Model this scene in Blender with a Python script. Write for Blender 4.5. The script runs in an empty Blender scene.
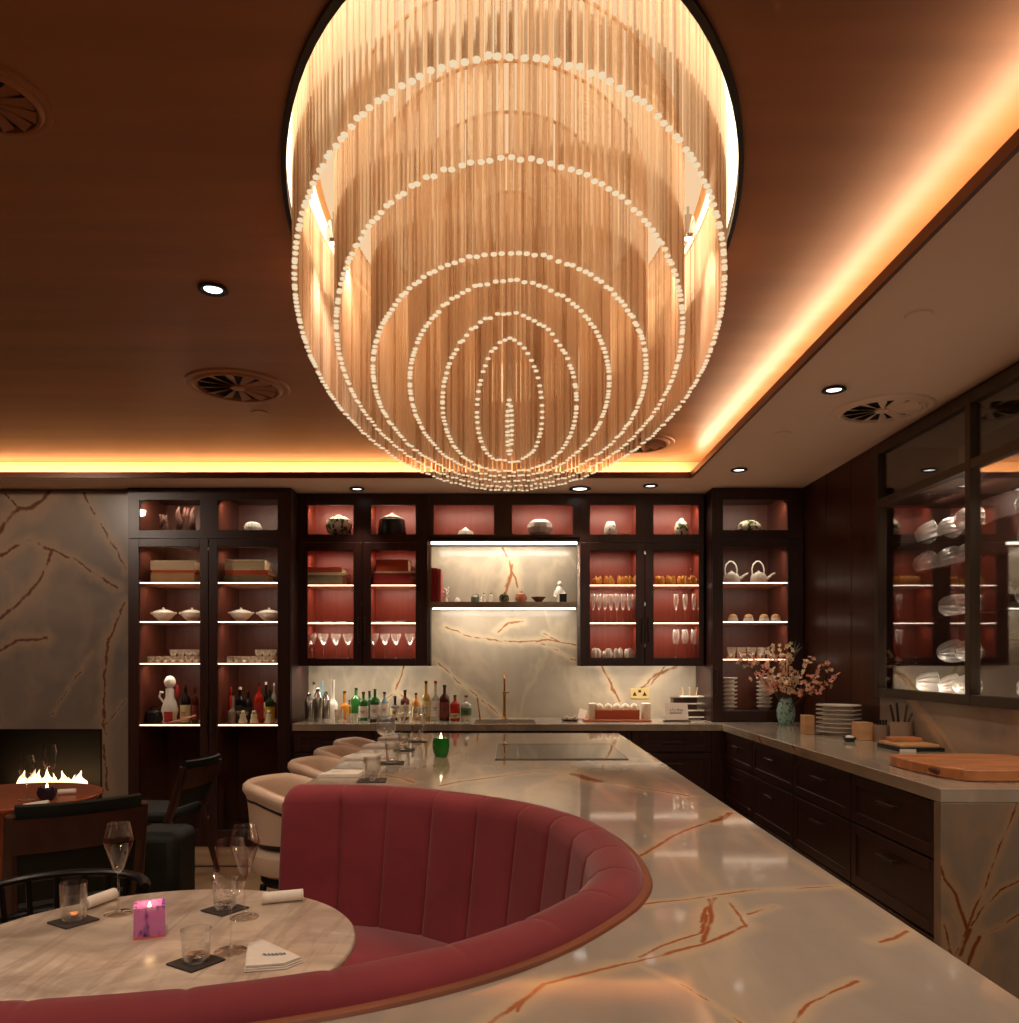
import bpy, math, random
from mathutils import Vector, Matrix, Euler
random.seed(7)
PI=math.pi
scn=bpy.context.scene
COL=scn.collection
F=800.0; CX=509.5; HY=661.0; CZ=1.37     # lens in pixels, principal point, eye height
def gx(px,D): return (px-CX)*D/F
def gz(py,D): return CZ-(py-HY)*D/F
def onz(px,py,z):
    D=(CZ-z)*F/(py-HY); return (gx(px,D),D,z)
D_TALL=5.90; D_UP=6.10; D_WALL=6.42; XW=2.17; ZC=2.65; ZT=2.79; TOP=0.92

# ---------------------------------------------------------------- mesh builder
class MB:
    def __init__(s): s.v=[]; s.f=[]; s.m=[]
    def add(s,vs,fs,m=0):
        b=len(s.v); s.v+= [tuple(p) for p in vs]
        for f in fs: s.f.append([b+i for i in f]); s.m.append(m)
        return s
    def box(s,x0,x1,y0,y1,z0,z1,m=0,rot=0,piv=None):
        vs=[(x,y,z) for z in (z0,z1) for y in (y0,y1) for x in (x0,x1)]
        if rot:
            cx,cy=piv if piv else ((x0+x1)/2,(y0+y1)/2); c,q=math.cos(rot),math.sin(rot)
            vs=[(cx+(x-cx)*c-(y-cy)*q,cy+(x-cx)*q+(y-cy)*c,z) for x,y,z in vs]
        return s.add(vs,[(0,2,3,1),(4,5,7,6),(0,1,5,4),(2,6,7,3),(0,4,6,2),(1,3,7,5)],m)
    def lathe(s,prof,seg=20,c=(0,0,0),m=0,sy=1.0,rib=0,nr=0,closed=False,ph=0):
        vs=[];fs=[]
        n=len(prof)
        for i in range(seg):
            a=2*PI*i/seg+ph; k=1+(rib*math.cos(nr*a) if rib else 0)
            for r,z in prof: vs.append((c[0]+r*k*math.cos(a),c[1]+r*k*math.sin(a)*sy,c[2]+z))
        for i in range(seg):
            j=(i+1)%seg
            for k in range(n-1): fs.append((i*n+k,j*n+k,j*n+k+1,i*n+k+1))
        s.add(vs,fs,m)
        return s
    def tube(s,pts,r,seg=8,m=0,cap=True,flat=1.0):
        pts=[Vector(p) for p in pts]; n=len(pts); vs=[];fs=[]
        rr=r if isinstance(r,(list,tuple)) else [r]*n
        up=None
        for i,p in enumerate(pts):
            t=(pts[min(i+1,n-1)]-pts[max(i-1,0)]).normalized()
            if up is None:
                up=Vector((0,0,1)) if abs(t.z)<.9 else Vector((1,0,0))
            u=(up-t*up.dot(t)).normalized(); w=t.cross(u); up=u
            for k in range(seg):
                a=2*PI*k/seg; vs.append(p+u*math.cos(a)*rr[i]*flat+w*math.sin(a)*rr[i])
        for i in range(n-1):
            for k in range(seg):
                j=(k+1)%seg; fs.append((i*seg+k,i*seg+j,(i+1)*seg+j,(i+1)*seg+k))
        if cap: fs.append(tuple(range(seg-1,-1,-1))); fs.append(tuple((n-1)*seg+k for k in range(seg)))
        return s.add(vs,fs,m)
    def prism(s,poly,z0,z1,m=0):
        n=len(poly); vs=[(x,y,z0) for x,y in poly]+[(x,y,z1) for x,y in poly]
        fs=[tuple(range(n-1,-1,-1)),tuple(range(n,2*n))]+[(i,(i+1)%n,n+(i+1)%n,n+i) for i in range(n)]
        return s.add(vs,fs,m)
    def ball(s,c,r,seg=12,m=0,sz=1.0,sy=1.0):
        k=max(5,seg//2+1); return s.lathe([(r*math.sin(PI*i/k)+1e-5,-r*sz*math.cos(PI*i/k)) for i in range(k+1)],seg,c,m,sy=sy)
    def grid(s,fn,nu,nv,m=0,wrap=False):
        vs=[fn(i/(nu-1) if not wrap else i/nu,j/(nv-1)) for i in range(nu) for j in range(nv)]; fs=[]
        for i in range(nu if wrap else nu-1):
            k=(i+1)%nu
            for j in range(nv-1): fs.append((i*nv+j,k*nv+j,k*nv+j+1,i*nv+j+1))
        return s.add(vs,fs,m)
    def xf(s,M,start=0):
        for i in range(start,len(s.v)): s.v[i]=tuple(M@Vector(s.v[i]))
        return s
    def build(s,name,mats,parent=None,loc=(0,0,0),rz=0,bevel=0,sharp=35,solid=0,sub=0):
        me=bpy.data.meshes.new(name); me.from_pydata(s.v,[],s.f); 
        if not isinstance(mats,(list,tuple)): mats=[mats]
        for q in mats: me.materials.append(q)
        me.polygons.foreach_set('material_index',s.m)
        me.polygons.foreach_set('use_smooth',[True]*len(s.f))
        me.validate(); me.update()
        try: me.set_sharp_from_angle(angle=math.radians(sharp))
        except Exception: pass
        o=bpy.data.objects.new(name,me); COL.objects.link(o); o.location=loc; o.rotation_euler=(0,0,rz)
        if parent: o.parent=parent
        if solid:
            k=o.modifiers.new('Solidify','SOLIDIFY'); k.thickness=solid; k.offset=-1
        if bevel:
            k=o.modifiers.new('Bevel','BEVEL'); k.width=bevel; k.segments=2; k.limit_method='ANGLE'; k.angle_limit=math.radians(40)
        if sub:
            k=o.modifiers.new('Subdivision','SUBSURF'); k.levels=sub; k.render_levels=sub
        return o
def tag(o,label=None,cat=None,group=None,kind=None):
    if label: o['label']=label
    if cat: o['category']=cat
    if group: o['group']=group
    if kind: o['kind']=kind
    return o
def thing(name,label,cat,loc=(0,0,0),rz=0,group=None):
    o=bpy.data.objects.new(name,None); COL.objects.link(o); o.location=loc; o.rotation_euler=(0,0,rz)
    o.empty_display_size=.05
    return tag(o,label,cat,group)
def struct(name,mb,mats,**k):
    return tag(mb.build(name,mats,**k),kind='structure')
def dup(root,loc,rz=None,label=None,group=None):
    r=root.copy(); COL.objects.link(r); r.location=loc
    if rz is not None: r.rotation_euler=(0,0,rz)
    if label: r['label']=label
    if group: r['group']=group
    for ch in list(root.children):
        c=ch.copy(); COL.objects.link(c); c.parent=r
        for g in ch.children:
            d=g.copy(); COL.objects.link(d); d.parent=c
    return r

# ---------------------------------------------------------------- materials
def NT(name):
    m=bpy.data.materials.new(name); m.use_nodes=True; nt=m.node_tree
    return m,nt,nt.nodes['Principled BSDF'],nt.nodes['Material Output']
def setp(b,**k):
    for a,v in k.items():
        a=a.replace('_',' ')
        if a in b.inputs: b.inputs[a].default_value=v
def rgb(r,g,b): # sRGB 0-255 -> linear
    f=lambda c:(c/255/12.92) if c/255<=.04045 else ((c/255+.055)/1.055)**2.4
    return (f(r),f(g),f(b),1)
def mat(name,c,rough=.5,metal=0,noise=0,scale=(8,8,8),bump=0,spec=.5,sheen=0,coat=0):
    m,nt,b,o=NT(name); setp(b,Roughness=rough,Metallic=metal); b.inputs['Specular IOR Level'].default_value=spec
    if sheen: b.inputs['Sheen Weight'].default_value=sheen; b.inputs['Sheen Roughness'].default_value=.4
    if coat: b.inputs['Coat Weight'].default_value=coat; b.inputs['Coat Roughness'].default_value=.15
    N=nt.nodes; L=nt.links
    tc=N.new('ShaderNodeTexCoord'); mp=N.new('ShaderNodeMapping'); mp.inputs['Scale'].default_value=scale
    L.new(tc.outputs['Object'],mp.inputs['Vector'])
    ns=N.new('ShaderNodeTexNoise'); ns.inputs['Scale'].default_value=1; ns.inputs['Detail'].default_value=4; L.new(mp.outputs[0],ns.inputs['Vector'])
    rp=N.new('ShaderNodeValToRGB'); k=noise
    rp.color_ramp.elements[0].position=.3; rp.color_ramp.elements[1].position=.7
    rp.color_ramp.elements[0].color=tuple(x*(1-k) for x in c[:3])+(1,); rp.color_ramp.elements[1].color=tuple(min(1,x*(1+k)) for x in c[:3])+(1,)
    L.new(ns.outputs['Fac'],rp.inputs['Fac']); L.new(rp.outputs['Color'],b.inputs['Base Color'])
    if bump:
        bp=N.new('ShaderNodeBump'); bp.inputs['Strength'].default_value=bump; bp.inputs['Distance'].default_value=.002
        L.new(ns.outputs['Fac'],bp.inputs['Height']); L.new(bp.outputs[0],b.inputs['Normal'])
    return m
def emis(name,c,s):
    m,nt,b,o=NT(name); e=nt.nodes.new('ShaderNodeEmission'); e.inputs['Color'].default_value=c; e.inputs['Strength'].default_value=s
    nt.links.new(e.outputs[0],o.inputs['Surface']); nt.nodes.remove(b); return m
def glass(name,tint=(1,1,1,1),refl=.25,rough=.03,body=0.0,bodyc=(.8,.8,.8,1)):
    """thin clear glass: see-through, shinier at grazing angles"""
    m,nt,b,o=NT(name); N=nt.nodes; L=nt.links; N.remove(b)
    tr=N.new('ShaderNodeBsdfTransparent'); tr.inputs['Color'].default_value=tint
    gl=N.new('ShaderNodeBsdfGlossy'); gl.inputs['Roughness'].default_value=rough; gl.inputs['Color'].default_value=(1,1,1,1)
    lw=N.new('ShaderNodeLayerWeight'); lw.inputs['Blend'].default_value=refl
    mx=N.new('ShaderNodeMixShader'); L.new(lw.outputs['Facing'],mx.inputs[0]); L.new(tr.outputs[0],mx.inputs[1]); L.new(gl.outputs[0],mx.inputs[2])
    last=mx
    if body:
        df=N.new('ShaderNodeBsdfDiffuse'); df.inputs['Color'].default_value=bodyc
        m2=N.new('ShaderNodeMixShader'); m2.inputs[0].default_value=body; L.new(mx.outputs[0],m2.inputs[1]); L.new(df.outputs[0],m2.inputs[2]); last=m2
    L.new(last.outputs[0],o.inputs['Surface']); return m
# node group: distance to a line segment, running minimum of distance/width
def seg_group():
    g=bpy.data.node_groups.new('vein_segment','ShaderNodeTree')
    for nm,ty in (('P','NodeSocketVector'),('A','NodeSocketVector'),('BA','NodeSocketVector'),('Inv','NodeSocketFloat'),('W','NodeSocketFloat'),('D','NodeSocketFloat')):
        g.interface.new_socket(nm,in_out='INPUT',socket_type=ty)
    g.interface.new_socket('D',in_out='OUTPUT',socket_type='NodeSocketFloat')
    N=g.nodes; L=g.links; gi=N.new('NodeGroupInput'); go=N.new('NodeGroupOutput')
    def vm(op): n=N.new('ShaderNodeVectorMath'); n.operation=op; return n
    def fm(op): n=N.new('ShaderNodeMath'); n.operation=op; return n
    pa=vm('SUBTRACT'); L.new(gi.outputs['P'],pa.inputs[0]); L.new(gi.outputs['A'],pa.inputs[1])
    dt=vm('DOT_PRODUCT'); L.new(pa.outputs[0],dt.inputs[0]); L.new(gi.outputs['BA'],dt.inputs[1])
    h=fm('MULTIPLY'); h.use_clamp=True; L.new(dt.outputs['Value'],h.inputs[0]); L.new(gi.outputs['Inv'],h.inputs[1])
    sc=vm('SCALE'); L.new(gi.outputs['BA'],sc.inputs[0]); L.new(h.outputs[0],sc.inputs['Scale'])
    df=vm('SUBTRACT'); L.new(pa.outputs[0],df.inputs[0]); L.new(sc.outputs[0],df.inputs[1])
    ln=vm('LENGTH'); L.new(df.outputs[0],ln.inputs[0])
    dv=fm('MULTIPLY'); L.new(ln.outputs['Value'],dv.inputs[0]); L.new(gi.outputs['W'],dv.inputs[1])
    mn=fm('MINIMUM'); L.new(dv.outputs[0],mn.inputs[0]); L.new(gi.outputs['D'],mn.inputs[1]); L.new(mn.outputs[0],go.inputs['D'])
    return g
SEG=seg_group()
def marble(name,c0,c1,veins,rough=.12,pale=(.55,.47,.36,1),rust=(.30,.10,.03,1),stretch=(1,1,1),cloud=1.6,jag=.03,loc=(0,0,0),blotch=.6,spec=.3,wisp=.16):
    """veins: list of (points3d, half-width)"""
    m,nt,b,o=NT(name); N=nt.nodes; L=nt.links; setp(b,Roughness=rough); b.inputs['Specular IOR Level'].default_value=spec
    tc=N.new('ShaderNodeTexCoord'); mp=N.new('ShaderNodeMapping'); mp.inputs['Scale'].default_value=stretch; L.new(tc.outputs['Object'],mp.inputs['Vector'])
    n1=N.new('ShaderNodeTexNoise'); n1.inputs['Scale'].default_value=cloud; n1.inputs['Detail'].default_value=7; n1.inputs['Roughness'].default_value=.6; n1.inputs['Distortion'].default_value=blotch; L.new(mp.outputs[0],n1.inputs['Vector'])
    r1=N.new('ShaderNodeValToRGB'); r1.color_ramp.elements[0].position=.32; r1.color_ramp.elements[1].position=.68; r1.color_ramp.elements[0].color=c0; r1.color_ramp.elements[1].color=c1
    L.new(n1.outputs['Fac'],r1.inputs['Fac']); col=r1.outputs['Color']
    # soft wispy streaks
    n2=N.new('ShaderNodeTexNoise'); n2.inputs['Scale'].default_value=cloud*1.0; n2.inputs['Detail'].default_value=9; n2.inputs['Distortion'].default_value=.5
    mq=N.new('ShaderNodeMapping'); mq.inputs['Rotation'].default_value=(.5,.65,.75); mq.inputs['Scale'].default_value=(2.6,.45,1.2); L.new(tc.outputs['Object'],mq.inputs['Vector']); L.new(mq.outputs[0],n2.inputs['Vector'])
    s2=N.new('ShaderNodeMath'); s2.operation='SUBTRACT'; s2.inputs[1].default_value=.5; L.new(n2.outputs['Fac'],s2.inputs[0])
    a2=N.new('ShaderNodeMath'); a2.operation='ABSOLUTE'; L.new(s2.outputs[0],a2.inputs[0])
    m2=N.new('ShaderNodeMapRange'); m2.inputs['From Min'].default_value=0; m2.inputs['From Max'].default_value=.06; m2.inputs['To Min'].default_value=wisp; m2.inputs['To Max'].default_value=0; L.new(a2.outputs[0],m2.inputs['Value'])
    x2=N.new('ShaderNodeMixRGB'); L.new(m2.outputs[0],x2.inputs[0]); L.new(col,x2.inputs[1]); x2.inputs[2].default_value=pale; col=x2.outputs[0]
    if veins:
        w1=N.new('ShaderNodeTexNoise'); w1.inputs['Scale'].default_value=7; w1.inputs['Detail'].default_value=5; w1.inputs['Roughness'].default_value=.62; L.new(tc.outputs['Object'],w1.inputs['Vector'])
        ws=N.new('ShaderNodeVectorMath'); ws.operation='SUBTRACT'; ws.inputs[1].default_value=(.5,.5,.5); L.new(w1.outputs['Color'],ws.inputs[0])
        wc=N.new('ShaderNodeVectorMath'); wc.operation='SCALE'; wc.inputs['Scale'].default_value=jag*2; L.new(ws.outputs[0],wc.inputs[0])
        wa=N.new('ShaderNodeVectorMath'); wa.operation='ADD'; L.new(tc.outputs['Object'],wa.inputs[0]); L.new(wc.outputs[0],wa.inputs[1])
        prev=None
        for pts,w in veins:
            for i in range(len(pts)-1):
                A=Vector(pts[i])-Vector(loc); B=Vector(pts[i+1])-Vector(loc); BA=B-A
                if BA.length<1e-4: continue
                g=N.new('ShaderNodeGroup'); g.node_tree=SEG
                L.new(wa.outputs[0],g.inputs['P']); g.inputs['A'].default_value=A; g.inputs['BA'].default_value=BA
                g.inputs['Inv'].default_value=1/BA.length_squared; g.inputs['W'].default_value=1/w
                if prev: L.new(prev,g.inputs['D'])
                else: g.inputs['D'].default_value=1000
                prev=g.outputs['D']
        # width varies along the vein
        n3=N.new('ShaderNodeTexNoise'); n3.inputs['Scale'].default_value=14; n3.inputs['Detail'].default_value=3; L.new(tc.outputs['Object'],n3.inputs['Vector'])
        r3=N.new('ShaderNodeMapRange'); r3.inputs['From Min'].default_value=.3; r3.inputs['From Max'].default_value=.7; r3.inputs['To Min'].default_value=1.15; r3.inputs['To Max'].default_value=.7; L.new(n3.outputs['Fac'],r3.inputs['Value'])
        mu=N.new('ShaderNodeMath'); mu.operation='MULTIPLY'; L.new(prev,mu.inputs[0]); L.new(r3.outputs[0],mu.inputs[1])
        h=N.new('ShaderNodeMapRange'); h.interpolation_type='SMOOTHSTEP'; h.inputs['From Min'].default_value=.5; h.inputs['From Max'].default_value=8; h.inputs['To Min'].default_value=.45; h.inputs['To Max'].default_value=0; L.new(mu.outputs[0],h.inputs['Value'])
        x3=N.new('ShaderNodeMixRGB'); L.new(h.outputs[0],x3.inputs[0]); L.new(col,x3.inputs[1]); x3.inputs[2].default_value=pale; col=x3.outputs[0]
        v=N.new('ShaderNodeMapRange'); v.interpolation_type='SMOOTHSTEP'; v.inputs['From Min'].default_value=.35; v.inputs['From Max'].default_value=1.25; v.inputs['To Min'].default_value=.95; v.inputs['To Max'].default_value=0; L.new(mu.outputs[0],v.inputs['Value'])
        x4=N.new('ShaderNodeMixRGB'); L.new(v.outputs[0],x4.inputs[0]); L.new(col,x4.inputs[1]); x4.inputs[2].default_value=rust; col=x4.outputs[0]
    L.new(col,b.inputs['Base Color']); return m
def onwall(D,*pts): return [(gx(x,D),D,gz(y,D)) for x,y in pts]
def ontop(*pts): return [onz(x,y,TOP) for x,y in pts]

WARM=(1.0,.75,.48,1); WARM2=(1.0,.80,.62,1); CREAM=(1.0,.86,.70,1)
M={}
M['wood']=mat('dark_mahogany',rgb(50,22,17),.38,noise=.35,scale=(30,30,1.5),spec=.5)
M['woodpanel']=mat('dark_wood_panel',rgb(66,34,20),.33,noise=.3,scale=(30,30,1.2),spec=.18)
M['redlacq']=mat('red_interior',rgb(126,46,28),.45,noise=.15,scale=(40,40,2))
M['browninterior']=mat('brown_interior',rgb(98,50,36),.4,noise=.2,scale=(30,30,1.5))
M['bronze']=mat('bronze_metal',rgb(62,48,34),.45,metal=.4,noise=.1)
M['brass']=mat('brass_metal',rgb(205,150,80),.22,metal=1,noise=.05)
M['steel']=mat('polished_steel',rgb(200,195,188),.2,metal=1,noise=.05)
M['blackmetal']=mat('black_metal',rgb(20,18,17),.35,metal=.3)
M['black']=mat('matt_black',rgb(16,14,13),.6)
M['soot']=mat('soot_lining',rgb(8,6,5),.8,noise=.3)
M['floor']=mat('beige_stone_floor',rgb(172,140,108),.22,noise=.12,scale=(1.2,5,1),spec=.5)
M['soffit']=mat('painted_soffit',rgb(232,205,182),.7,noise=.02,scale=(2,2,2))
M['tray']=mat('bronze_lacquer_ceiling',rgb(152,98,60),.42,noise=.14,scale=(.7,7,1),spec=.4)
M['recess']=mat('recess_cream',rgb(225,175,120),.6,noise=.03)
M['velvet']=mat('burgundy_velvet',rgb(132,54,60),.8,noise=.14,scale=(5,5,5),spec=.15,sheen=.3)
M['cream']=mat('cream_leather',rgb(215,185,160),.42,noise=.04)
M['darkleather']=mat('dark_green_leather',rgb(26,28,22),.55,noise=.2,spec=.25)
M['chairwood']=mat('walnut_chair_wood',rgb(62,33,23),.4,noise=.25,scale=(20,20,3))
M['orangewood']=mat('polished_orange_wood',rgb(150,72,36),.25,noise=.2,scale=(3,20,3))
M['white']=mat('white_ceramic',rgb(232,226,214),.25,noise=.03)
M['linen']=mat('white_linen',rgb(228,218,206),.85,noise=.04,scale=(60,60,60),bump=.2)
M['slate']=mat('slate_coaster',rgb(50,42,36),.6,noise=.15,scale=(40,40,40))
M['boardwood']=mat('oiled_board_wood',rgb(192,126,80),.4,noise=.3,scale=(6,30,10))
M['palewood']=mat('pale_wood',rgb(205,160,112),.5,noise=.12,scale=(8,8,30))
M['gold']=mat('golden_paper',rgb(222,160,70),.5,noise=.25,scale=(30,30,30))
M['pottery']=mat('grey_pottery',rgb(150,125,105),.6,noise=.1)
M['glass']=glass('clear_glass',(.97,.97,.97,1),.35,.02)
M['pane']=glass('cabinet_glass_pane',(.93,.91,.89,1),.10,.02)
M['led']=emis('led_strip_light',CREAM,6)
M['lamp']=emis('downlight_lamp',(1,.93,.86,1),3)
M['wax']=mat('candle_wax',rgb(240,225,200),.5)
M['flame']=emis('flame_light',(1.0,.66,.32,1),3)
M['tinyflame']=emis('candle_flame_light',(1.0,.70,.35,1),14)

scn.view_settings.view_transform='Standard'; scn.view_settings.look='None'; scn.view_settings.gamma=1
scn.view_settings.use_curve_mapping=False; scn.view_settings.exposure=0.14
w=bpy.data.worlds.new('room_world'); scn.world=w; w.use_nodes=True
w.node_tree.nodes['Background'].inputs[0].default_value=(.9,.6,.4,1); w.node_tree.nodes['Background'].inputs[1].default_value=.02

# camera
cd=bpy.data.cameras.new('camera'); co=bpy.data.objects.new('camera',cd); COL.objects.link(co)
co.location=(0,0,CZ); co.rotation_euler=(PI/2,0,0); cd.sensor_width=36; cd.sensor_fit='AUTO'
cd.lens=F/1023*36; cd.shift_x=0; cd.shift_y=(HY-511.5)/1023; cd.clip_start=.05; scn.camera=co
# ---------------------------------------------------------------- lights helper
def area(name,loc,size,power,color=WARM2,rot=(0,0,0),parent=None):
    l=bpy.data.lights.new(name,'AREA'); l.shape='RECTANGLE'; l.size=size[0]; l.size_y=size[1]; l.energy=power; l.color=color[:3]
    o=bpy.data.objects.new(name,l); COL.objects.link(o); o.location=loc; o.rotation_euler=rot
    if parent: o.parent=parent
    return o
def spot(name,loc,target,power,angle=60,color=WARM2,parent=None,soft=.03,blend=.6):
    l=bpy.data.lights.new(name,'SPOT'); l.energy=power; l.color=color[:3]; l.spot_size=math.radians(angle); l.spot_blend=blend; l.shadow_soft_size=soft
    o=bpy.data.objects.new(name,l); COL.objects.link(o); o.location=loc
    d=Vector(target)-Vector(loc); o.rotation_euler=d.to_track_quat('-Z','Y').to_euler()
    return o

# ---------------------------------------------------------------- room shell
XL=-4.6; YB=-2.6
struct('floor',MB().box(XL-.1,XW+.7,YB-.1,D_WALL+.1,-.1,0),M['floor'])
mb=MB()
for y in (4.62,5.32): mb.box(XL,-1.2,y,y+.035,0,.002)
tag(mb.build('trim_1',M['soot']),kind='structure')
# back wall marble with rust veins
bw=[]
W=D_WALL
bw+= [(onwall(W,(446,627),(471,636.6),(490.7,640),(517,642),(529.5,641.5),(543.7,640),(558,642),(575.5,644.6)),.007),
 (onwall(W,(543.7,633),(558,642)),.006),(onwall(W,(497.7,632),(508,623),(522.5,622.5)),.008),(onwall(W,(542,643.7),(575.5,660.5)),.004),
 (onwall(W,(434,658),(457,681),(480,697),(500,716)),.005),(onwall(W,(503,548),(512,569.5),(518,587)),.009),(onwall(W,(512,566),(511,575),(505,595)),.014),
 (onwall(W,(601,664),(613.6,689),(620,702)),.009),(onwall(W,(677,667),(657,674),(641.7,688)),.012),(onwall(W,(664,667),(652,684),(640,690)),.006),
 (onwall(W,(405,664),(394.8,691.5),(417,705)),.007),(onwall(W,(394.8,691.5),(372,712)),.005)]
M['marble_back']=marble('grey_marble_backsplash',rgb(144,134,118),rgb(176,164,146),bw,wisp=.2,rough=.2,pale=rgb(222,200,166),rust=rgb(140,90,54),jag=.03,cloud=1.1)
struct('wall_back',MB().box(-3.0,XW+.7,W,W+.12,0,ZT+.5),M['marble_back'])
W=5.95
fv=[(onwall(W,(-20,545),(0,530),(17.7,509.4),(32,508),(48.6,493)),.018),(onwall(W,(17.7,509.4),(5,490)),.008),(onwall(W,(53,550.6),(40,580),(28,595),(0,618),(-30,640)),.014),
 (onwall(W,(-10,655),(20.6,640),(45.6,639)),.012),(onwall(W,(84,493),(94,515),(126.6,568)),.010),(onwall(W,(0,556),(18,545)),.012),
 (onwall(W,(29,540),(73.6,559.5),(118,589)),.009),(onwall(W,(123.6,603.6),(107.4,645),(105,690),(103,727),(108,790)),.010),
 (onwall(W,(103,727),(126,700)),.004),(onwall(W,(92,652),(53,715)),.004)]
M['marble_fire']=marble('grey_marble_chimney_breast',rgb(106,95,88),rgb(136,120,106),fv,rough=.3,pale=rgb(165,136,106),rust=rgb(84,46,28),jag=.045,cloud=.9)
fx0,fx1,fz0,fz1=-4.35,-3.03,.345,.864; fxr=gx(128,D_TALL)-.005
mb=MB(); mb.box(XL,fx0,W,W+.45,0,ZC-.01); mb.box(fx1,fxr,W,W+.45,0,ZC-.01); mb.box(fx0,fx1,W,W+.45,fz1,ZC-.01); mb.box(fx0,fx1,W,W+.45,0,fz0)
struct('wall_back_fireplace',mb,M['marble_fire'])
struct('wall_left',MB().box(XL-.12,XL,YB,D_WALL+.1,0,ZT+.5),M['woodpanel'])
struct('wall_front',MB().box(XL-.1,XW+.7,YB-.12,YB,0,ZT+.5),M['woodpanel'])
# right wall: wood panel, marble splash under the display window
wy0,wy1,wz0,wz1=1.84,4.686,1.162,2.62
mb=MB(); mb.box(XW,XW+.12,wy1,D_WALL+.02,0,ZC+.02)
for y in (5.08,5.48): mb.box(XW-.002,XW,y,y+.004,TOP,ZC)
mb.box(XW,XW+.12,YB,wy0,0,ZC+.02); mb.box(XW,XW+.12,wy0,wy1,wz1,ZC+.02)
struct('wall_right',mb,M['woodpanel'])
sv=[([(XW,4.35,1.16),(XW,4.15,1.06),(XW,3.98,.92)],.005),([(XW,4.3,1.16),(XW,4.0,1.0),(XW,3.9,.92)],.003),([(XW,3.4,1.16),(XW,3.3,.92)],.008)]
M['marble_side']=marble('grey_marble_splash',rgb(124,110,98),rgb(154,138,122),sv,wisp=.25,rough=.2,pale=rgb(205,172,135),rust=rgb(190,150,115),cloud=1.2)
struct('wall_right_lower',MB().box(XW,XW+.12,wy0,wy1,0,wz0),M['marble_side'])

# ---------------------------------------------------------------- ceiling: soffit, cove, tray
lx=1.273; ly=5.58; g=.13; lx0=-4.2; ly0=-1.6
mb=MB()
zb=ZC+.012
mb.box(lx,XW+.6,YB,D_WALL+.1,ZC,zb); mb.box(XL,lx,ly,D_WALL+.1,ZC,zb); mb.box(XL,lx0,YB,ly,ZC,zb); mb.box(lx0,lx,YB,ly0,ZC,zb)
struct('ceiling_soffit',mb,M['soffit'])
mb=MB()
mb.box(lx+g,XW+.6,YB,D_WALL+.1,zb+.001,ZT+.02); mb.box(XL,lx+g,ly+g,D_WALL+.1,zb+.001,ZT+.02); mb.box(XL,lx0-g,YB,ly+g,zb+.001,ZT+.02); mb.box(lx0-g,lx+g,YB,ly0-g,zb+.001,ZT+.02)
struct('ceiling_cove',mb,M['recess'])
mb=MB(); t=.016; z0,z1=ZC-.006,ZC+.035
mb.box(lx-t,lx,ly0-t,ly,z0,z1); mb.box(lx0,lx,ly-t,ly,z0,z1); mb.box(lx0,lx0+t,ly0,ly,z0,z1); mb.box(lx0,lx,ly0,ly0+t,z0,z1)
struct('trim_2',mb,mat('dark_bronze_lip',rgb(96,52,32),.4,metal=.2))
# tray with an oval opening
RC=(0.008,3.0); RA,RB=.738,1.48
def rect_hit(a,x0,x1,y0,y1):
    dx,dy=math.cos(a),math.sin(a); t=1e9
    if dx>1e-9: t=min(t,(x1-RC[0])/dx)
    if dx<-1e-9: t=min(t,(x0-RC[0])/dx)
    if dy>1e-9: t=min(t,(y1-RC[1])/dy)
    if dy<-1e-9: t=min(t,(y0-RC[1])/dy)
    return (RC[0]+dx*t,RC[1]+dy*t)
tx0,tx1,ty0,ty1=lx0-g-.02,lx+g+.02,ly0-g-.02,ly+g+.02
angs=[]
for i in range(96):
    a=2*PI*i/96; angs.append(math.atan2(RB*math.sin(a),RA*math.cos(a)))
for x in (tx0,tx1):
    for y in (ty0,ty1): angs.append(math.atan2(y-RC[1],x-RC[0]))
angs=sorted(set(a%(2*PI) for a in angs))
def ell(a,k=1.0):
    r=1/math.sqrt((math.cos(a)/RA)**2+(math.sin(a)/RB)**2); return (RC[0]+k*r*math.cos(a),RC[1]+k*r*math.sin(a))
vs=[];fs=[]; n=len(angs)
for a in angs:
    e=ell(a); r=rect_hit(a,tx0,tx1,ty0,ty1); vs+=[(e[0],e[1],ZT),(r[0],r[1],ZT),(e[0],e[1],ZT+.03),(r[0],r[1],ZT+.03)]
for i in range(n):
    j=(i+1)%n; fs+=[(4*i,4*i+1,4*j+1,4*j),(4*i+2,4*j+2,4*j+3,4*i+3),(4*i,4*j,4*j+2,4*i+2),(4*i+1,4*i+3,4*j+3,4*j+1)]
struct('ceiling',MB().add(vs,fs),M['tray'],sharp=20)
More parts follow.
